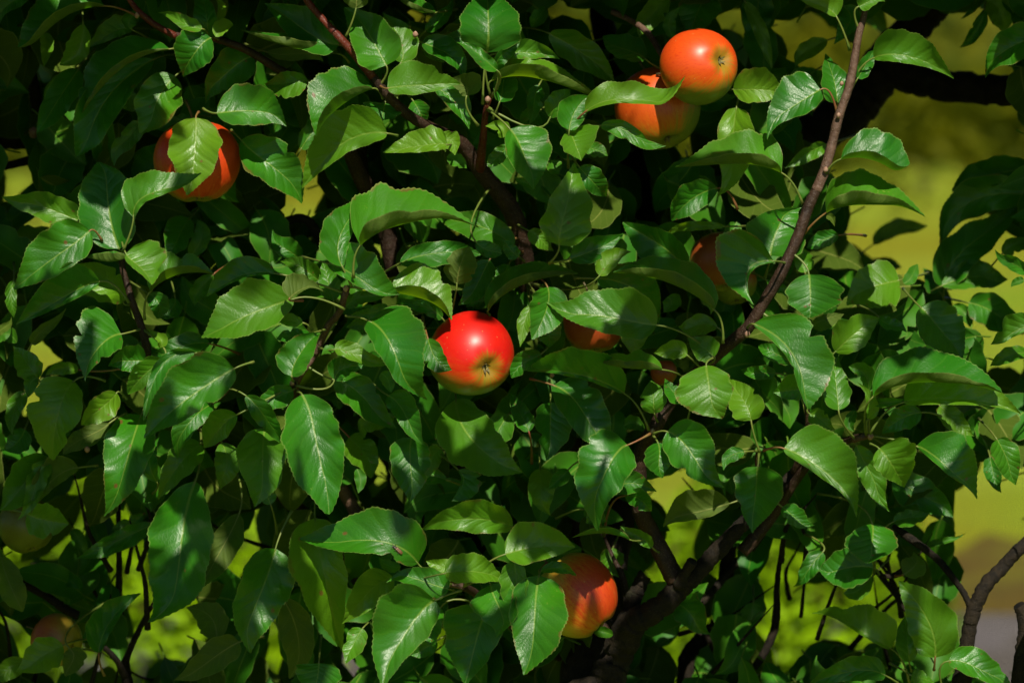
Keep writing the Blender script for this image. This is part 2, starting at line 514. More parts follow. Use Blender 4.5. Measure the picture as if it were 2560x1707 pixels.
LIMBS = [
    # upright shoot on the right and its run back into the crown
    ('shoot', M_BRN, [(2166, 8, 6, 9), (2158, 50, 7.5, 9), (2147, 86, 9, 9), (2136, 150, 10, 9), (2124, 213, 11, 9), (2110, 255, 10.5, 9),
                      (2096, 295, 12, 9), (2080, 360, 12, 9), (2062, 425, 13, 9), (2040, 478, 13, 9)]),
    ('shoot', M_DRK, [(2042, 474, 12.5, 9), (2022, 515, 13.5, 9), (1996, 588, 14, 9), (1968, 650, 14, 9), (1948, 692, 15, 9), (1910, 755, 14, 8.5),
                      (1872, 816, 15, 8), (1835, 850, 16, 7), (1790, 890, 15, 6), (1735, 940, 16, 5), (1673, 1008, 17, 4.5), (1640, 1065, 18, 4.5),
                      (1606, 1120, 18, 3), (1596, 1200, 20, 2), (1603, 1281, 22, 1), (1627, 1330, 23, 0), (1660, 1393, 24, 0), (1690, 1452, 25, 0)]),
    # red shoot at the top left
    ('shoot', M_RED, [(752, -26, 8, 8), (770, 6, 8.5, 8), (814, 57, 9, 8), (858, 104, 10.5, 8), (892, 143, 11, 7.5), (932, 194, 11, 7)]),
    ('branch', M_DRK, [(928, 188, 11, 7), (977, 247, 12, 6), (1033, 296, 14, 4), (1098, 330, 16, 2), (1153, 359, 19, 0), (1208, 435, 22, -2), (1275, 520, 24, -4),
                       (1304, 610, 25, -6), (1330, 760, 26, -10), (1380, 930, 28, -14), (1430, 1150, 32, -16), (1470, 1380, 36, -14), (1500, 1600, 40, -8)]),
    ('shoot', M_RED, [(316, -14, 7, 6), (332, 12, 7, 6), (356, 38, 8, 6), (393, 66, 8, 5.5), (440, 91, 9, 5)]),
    ('branch', M_DRK, [(438, 90, 9, 5), (490, 93, 9, 4), (533, 96, 9.5, 4), (575, 109, 10, 4), (620, 128, 10, 3.5), (690, 170, 11, 2), (770, 220, 12, 0), (850, 330, 15, -3), (900, 440, 22, -8), (960, 560, 26, -12), (1010, 760, 28, -14), (1120, 1050, 30, -16), (1290, 1400, 34, -14)]),
    # small spur stems
    ('spur', M_RED, [(1228, 245, 5, 6), (1218, 262, 7, 6), (1212, 300, 8, 5), (1208, 345, 9, 4), (1202, 400, 12, 1), (1200, 424, 13, -1.5)]),
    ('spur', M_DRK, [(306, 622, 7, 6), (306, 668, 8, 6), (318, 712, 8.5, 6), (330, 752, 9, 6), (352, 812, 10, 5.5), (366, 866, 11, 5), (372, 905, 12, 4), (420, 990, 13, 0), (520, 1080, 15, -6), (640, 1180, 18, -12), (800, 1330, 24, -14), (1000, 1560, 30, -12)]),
    ('spur', M_BRN, [(868, 716, 8, 8), (860, 744, 8.5, 8), (853, 771, 8, 7), (838, 795, 8, 6), (820, 815, 8, 5), (790, 880, 9, 3), (745, 945, 10, 3), (742, 990, 11, -1), (800, 1120, 13, -8), (900, 1300, 20, -12)]),
    ('spur', M_DRK, [(735, 958, 7, 6), (731, 972, 8, 5), (742, 990, 9, 2)]),
    ('spur', M_BRN, [(1157, 1466, 9, 9), (1140, 1462, 8, 9), (1124, 1460, 7, 9)]),
    ('spur', M_DRK, [(1157, 1466, 9, 9), (1185, 1480, 10, 6), (1230, 1520, 11, 1), (1330, 1600, 14, -6), (1430, 1650, 18, -10)]),
    ('spur', M_BRN, [(2172, 1088, 9, 7), (2150, 1094, 9, 7), (2135, 1099, 8, 6.5)]),
    ('spur', M_DRK, [(2172, 1088, 9, 7), (2120, 1100, 10, 5), (2050, 1130, 11, 2), (1990, 1200, 12, -2), (1930, 1290, 15, -4), (1855, 1380, 18, -4)]),
    ('spur', M_DRK, [(1895, 1127, 5, 4), (1893, 1160, 6, 3), (1900, 1230, 7, 1), (1880, 1300, 9, -2)]),
    ('spur', M_DRK, [(2016, 1010, 6, 4), (2020, 1060, 8, 3), (2016, 1110, 9, 1), (1985, 1180, 10, -2)]),
    ('twig', M_BRN, [(1530, 30, 8, -6), (1570, 48, 8, -5), (1610, 74, 8.5, -3), (1632, 100, 8, -2), (1655, 140, 7, 0), (1672, 165, 5, 2)]),
    # limbs deep inside the crown
    ('limb', M_OLD, [(1500, -420, 40, -40), (1500, -120, 36, -36), (1508, 60, 34, -34), (1545, 220, 42, -33), (1592, 400, 50, -32), (1612, 540, 52, -32), (1600, 760, 56, -32), (1560, 1100, 62, -26), (1500, 1450, 70, -14), (1470, 1760, 78, -6)]),
    ('limb', M_OLD, [(2430, -180, 30, -34), (2350, 0, 42, -32), (2290, 60, 48, -32), (2215, 150, 56, -32), (2160, 240, 60, -32), (2080, 310, 62, -32), (1990, 350, 58, -32), (1880, 420, 50, -32), (1740, 500, 48, -33), (1620, 620, 50, -33)]),
    ('limb', M_OLD, [(2760, 240, 26, -30), (2560, 228, 42, -30), (2450, 222, 42, -30), (2330, 208, 44, -31), (2240, 180, 48, -32), (2190, 190, 36, -32)]),
    ('limb', M_OLD, [(-160, 290, 36, -22), (0, 335, 36, -22), (120, 345, 36, -22), (260, 370, 38, -23), (400, 420, 36, -24), (520, 520, 34, -25), (620, 640, 34, -25), (760, 820, 36, -26), (980, 1120, 44, -24), (1250, 1480, 54, -14)]),
    ('branch', M_OLD, [(-60, 432, 11, -20), (60, 405, 12, -20), (140, 380, 13, -21), (230, 372, 14, -22)]),
    ('branch', M_OLD, [(58, 70, 12, -16), (74, 150, 14, -17), (88, 240, 15, -18), (96, 300, 16, -20)]),
    ('branch', M_OLD, [(640, 566, 8, -12), (700, 556, 11, -13), (762, 548, 12, -14), (800, 600, 12, -15), (840, 700, 14, -18)]),
    ('branch', M_OLD, [(905, 330, 18, -16), (900, 420, 20, -17), (915, 470, 22, -18), (960, 560, 24, -18)]),
    # lower right fork
    ('limb', M_OLD, [(1492, 1760, 52, -2), (1520, 1690, 44, -2), (1546, 1630, 40, -2), (1580, 1560, 36, -1), (1640, 1524, 30, 0), (1700, 1470, 27, 0), (1752, 1420, 22, 0),
                     (1800, 1370, 21, 0), (1848, 1318, 19, 0), (1900, 1270, 17, -1), (1960, 1210, 15, -3), (2030, 1130, 14, -6)]),
    ('stub', M_OLD, [(1560, 1570, 26, -2), (1582, 1500, 21, -2), (1596, 1470, 19, -2), (1612, 1436, 17, -2)]),
    ('stub', M_OLD, [(1700, 1462, 17, 1), (1715, 1428, 13, 1.5), (1732, 1402, 13, 2)]),
    ('twig', M_DRK, [(1566, 1490, 9, -5), (1556, 1440, 9, -5), (1536, 1400, 6, -5), (1510, 1340, 4, -5)]),
    ('branch', M_OLD, [(1716, 1760, 24, -22), (1718, 1650, 24, -22), (1752, 1600, 22, -22), (1795, 1560, 22, -22), (1812, 1490, 22, -22), (1820, 1400, 20, -22), (1836, 1260, 16, -22), (1800, 1130, 12, -24)]),
    ('branch', M_OLD, [(1840, 1720, 10, -16), (1905, 1640, 10, -16), (1938, 1560, 11, -16), (1942, 1470, 8, -16), (1950, 1400, 6, -17), (1968, 1320, 4, -18)]),
    ('branch', M_OLD, [(1690, 1560, 9, -12), (1760, 1500, 10, -14), (1830, 1420, 10, -16), (1900, 1340, 9, -18)]),
    ('branch', M_OLD, [(2380, 1790, 30, -1), (2405, 1700, 24, -1), (2412, 1640, 19, -1), (2424, 1570, 18, -1), (2436, 1520, 19, -1), (2466, 1460, 18, -1), (2505, 1420, 17, -2), (2545, 1375, 16, -2), (2640, 1290, 14, -3)]),
    ('twig', M_OLD, [(2424, 1512, 9, -1), (2405, 1475, 8, -1), (2368, 1425, 9, -1), (2342, 1396, 9, -2), (2296, 1360, 10, -2), (2262, 1336, 10, -3), (2235, 1315, 7, -4)]),
    ('branch', M_OLD, [(2540, 1780, 22, 1), (2552, 1640, 16, 1), (2562, 1560, 17, 1), (2548, 1512, 16, 1)]),
    ('twig', M_OLD, [(2186, 1432, 3, -4), (2230, 1440, 7, -4), (2262, 1420, 8, -4)]),
    # lower left twigs
    ('twig', M_OLD, [(292, 1200, 7, -14), (296, 1290, 7, -14), (298, 1400, 8, -14), (298, 1490, 9, -14), (304, 1580, 10, -14), (318, 1700, 14, -14), (330, 1800, 16, -14)]),
    ('twig', M_OLD, [(314, 1650, 10, -12), (335, 1600, 8, -12), (372, 1528, 6, -12), (392, 1500, 5, -12)]),
    ('twig', M_OLD, [(50, 1455, 10, -10), (110, 1485, 11, -10), (160, 1520, 12, -10), (195, 1538, 12, -10)]),
    ('twig', M_OLD, [(262, 1618, 7, -9), (292, 1650, 8, -10), (312, 1690, 10, -12)]),
    ('twig', M_OLD, [(212, 1390, 7, -16), (222, 1440, 8, -16), (250, 1495, 8, -16), (290, 1520, 8, -15)]),
]
for x0, x1, d1 in ((700, 150, -8), (1000, 800, -6), (1700, 2100, -8), (2100, 2500, -6), (300, -420, 45), (2500, 3050, 45), (1300, 1150, -10)):
    LIMBS.append(('bough', M_OLD, [(1500, -400, 34, -40), ((x0 + 1500) / 2, -620, 26, -34), (x0, -900, 20, -26), ((x0 + x1) / 2, -1050, 14, min(d1, -4 + max(0, d1 * .5))), (x1, -1150, 8, d1)]))
rt = random.Random(21)
for k in range(34):
    x, y = (rt.uniform(1680, 2330), rt.uniform(1330, 1760)) if k < 20 else (rt.uniform(-20, 720), rt.uniform(1330, 1760))
    d = -rt.uniform(9, 26)
    a = rt.gauss(-1.57, 0.75)
    n = rt.uniform(60, 130)
    r = rt.uniform(3, 6)
    b = rt.uniform(-.6, .6)
    LIMBS.append(('twig', M_OLD, [(x, y, r * 1.5, d), (x + math.cos(a) * n, y + math.sin(a) * n, r, d + 2), (x + math.cos(a) * n + math.cos(a + b) * n * .8, y + math.sin(a) * n + math.sin(a + b) * n * .8, r * .6, d + 3),
                                   (x + math.cos(a) * n + math.cos(a + b) * n * 1.4, y + math.sin(a) * n + math.sin(a + b) * n * 1.4, r * .3, d + 3)]))
LIMBPTS = []
for k, (nm, ma, pts) in enumerate(LIMBS):
    if pts[0][3] > -12:
        LIMBPTS += [q for q in catmull(pts, 6) if q[3] > -9]
    old = ma is M_OLD
    limb(nm, ma, pts, 12 if old else 8, 0.13 if old else 0.09, 9 if old else 6, k)
tr = []
p0 = at(1480, 1740, -0.04)
for q, r in ((Vector((TB.x, TB.y, -0.05)), 0.085), (Vector((TB.x - .01, TB.y + .01, 0.05)), 0.062), (Vector((TB.x + .012, TB.y, 0.25)), 0.052),
             (Vector((TB.x + .02, TB.y - .08, 0.50)), 0.046), (Vector((p0.x, p0.y, p0.z - .06)), 0.040), (p0, 0.034)):
    tr.append((q.x - TB.x, q.y - TB.y, q.z, r))
v, f = tube([(Vector(q[:3]), q[3]) for q in catmull(tr, 6)], 14, 0.12, True, 77)
new_obj('trunk', v, f, M_OLD, tree)

# ------------------------------------------------------------------ leaves
TILES = dict(A=(0, 0), B=(640, 0), C=(1280, 0), D=(1900, 0), E=(0, 420), F=(640, 420), G=(1280, 420), H=(1900, 420),
             I=(0, 840), J=(640, 840), K=(1280, 840), L=(1900, 840), M=(0, 1267), N=(640, 1267), O=(1280, 1267), Q=(1900, 1267))
TS = 660.0 / 2352.0
CM = 0.01 / U                  # photograph pixels per centimetre


def wprof(u, a=0.52, b=0.66, c=0.45):
    n = (a / (a + b)) ** a * (b / (a + b)) ** b
    return (max(u, 0.0) ** a) * (max(1 - u, 0.0) ** b) * (1 - c * u ** 8) / n


def leaf_geom(B, M, T, pl, pr, depth, rg, nu=54, nv=5, und=False, tilt=None, fold=None, arch=None, wav=1.0, kind=0.0):
    """one leaf blade. B, M, T: midrib in pixels; pl, pr: half widths left and right of it in pixels
    (negative: that half is folded up across the midrib, towards the lens); depth in pixels towards the lens"""
    bx, by = B
    cx, cy = 2 * M[0] - (B[0] + T[0]) / 2, 2 * M[1] - (B[1] + T[1]) / 2
    ln = math.hypot(T[0] - bx, T[1] - by) + 1e-6
    kx, ky = tilt if tilt else (rg.gauss(0, 0.32), rg.gauss(0.28, 0.34))
    tw = rg.gauss(0, 0.75)
    fl = fold if fold is not None else rg.uniform(0.2, 1.0)
    fr = fold if fold is not None else rg.uniform(0.2, 1.0)
    ar = arch if arch is not None else (rg.uniform(-0.02, 0.16) if rg.random() < .72 else rg.uniform(0.18, 0.4))
    big = max(abs(pl), abs(pr), ln * 0.26)
    ph = [rg.uniform(0, 6.28) for _ in range(6)]
    fq = [rg.uniform(1.6, 3.4) for _ in range(4)]
    chx, chy = (T[0] - bx) / ln, (T[1] - by) / ln
    mx, my = (B[0] + T[0] + M[0]) / 3, (B[1] + T[1] + M[1]) / 3
    wa, wb, wc = rg.uniform(0.38, 0.68), rg.uniform(0.60, 0.98), rg.uniform(0.35, 0.65)
    hook, sc = rg.gauss(0, 0.55), rg.gauss(0, 0.16)
    bite = [(rg.uniform(.25, .85), rg.uniform(.03, .07), rg.uniform(.12, .4)) if rg.random() < 0.22 else None for _ in range(2)]
    rnd = rg.random()
    V, UV, DAT, F = [], [], [], []
    W = 2 * nv + 1
    for i in range(nu + 1):
        u = i / nu
        x = (1 - u) ** 2 * bx + 2 * u * (1 - u) * cx + u * u * T[0]
        y = (1 - u) ** 2 * by + 2 * u * (1 - u) * cy + u * u * T[1]
        dx = 2 * (1 - u) * (cx - bx) + 2 * u * (T[0] - cx)
        dy = 2 * (1 - u) * (cy - by) + 2 * u * (T[1] - cy)
        side = ln * (hook * max(0.0, u - 0.72) ** 2 * 2.2 + sc * u * (1 - u) * (1 - 2 * u))
        x, y = x - chy * side, y + chx * side
        l2 = math.hypot(dx, dy) + 1e-6
        tx, ty = dx / l2 * 0.6 + chx * 0.4, dy / l2 * 0.6 + chy * 0.4
        l3 = math.hypot(tx, ty) + 1e-6
        tx, ty = tx / l3, ty / l3
        w0 = wprof(u, wa, wb, wc)
        for j in range(-nv, nv + 1):
            s = abs(j) / nv
            left = j < 0
            p = pl if left else pr
            q = pr if left else pl
            ff = fl if left else fr
            k = 0 if left else 3
            w = w0 * (1 + 0.05 * math.sin(fq[0] * 6.28 * u + ph[k]) + 0.03 * math.sin(fq[1] * 12 * u + ph[k + 1]))
            bt = bite[0 if left else 1]
            if bt and s > 0.55:
                w *= 1 - bt[2] * math.exp(-((u - bt[0]) / bt[1]) ** 2) * (s - .55) / .45
            fwd = 0.0
            if s == 1 and nu >= 30:
                w += (0.030 if i % 2 else -0.004) * (1 - 0.4 * u)
                fwd = 0.004 * ln if i % 2 else -0.002 * ln
            lx, ly = (ty, -tx) if left else (-ty, tx)
            if p >= 0:
                off = p * w * s
                if q < 0:
                    dd = -0.55 * big * w * s ** 1.2
                else:
                    dd = ff * p * w * s ** 1.5
            else:
                off = p * w * s ** 1.7 + 0.10 * big * w * math.sin(math.pi * s)
                dd = 0.85 * big * w * s ** 0.9
            dd += tw * (u - 0.5) * off * (-1 if left else 1) * 0.8
            dd += wav * 0.055 * ln * s * s * w0 * math.sin(fq[2 if left else 3] * 6.28 * u + ph[k + 2])
            px = x + lx * off + tx * fwd
            py = y + ly * off + ty * fwd
            dd += kx * (px - mx) + ky * (py - my) - ar * ln * (2 * u - 0.9) ** 2
            V.append((px, py, depth + dd))
            UV.append((u, 0.5 + (-1 if left else 1) * 0.30 * w0 * s))
            DAT.append((s, rnd, kind, 1.0))
    for i in range(nu):
        for j in range(W - 1):
            a = i * W + j
            q4 = (a, a + 1, a + W + 1, a + W)
            F.append(q4 if not und else q4[::-1])
    return V, UV, DAT, F


def world_pts(V):
    return [at(x, y, d * U) for x, y, d in V]


def leaf_mesh(name, V, UV, DAT, F, origin, ma=M_LEAF):
    me = bpy.data.meshes.new(name)
    me.from_pydata([p - origin for p in V], [], F)
    me.polygons.foreach_set('use_smooth', [True] * len(F))
    uvl = me.uv_layers.new(name='UVMap')
    li = [0] * len(me.loops)
    me.loops.foreach_get('vertex_index', li)
    uvl.data.foreach_set('uv', [c for i in li for c in UV[i]])
    a = me.color_attributes.new('leafdat', 'FLOAT_COLOR', 'POINT')
    a.data.foreach_set('color', [c for d in DAT for c in d])
    me.materials.append(ma)
    me.update()
    return me


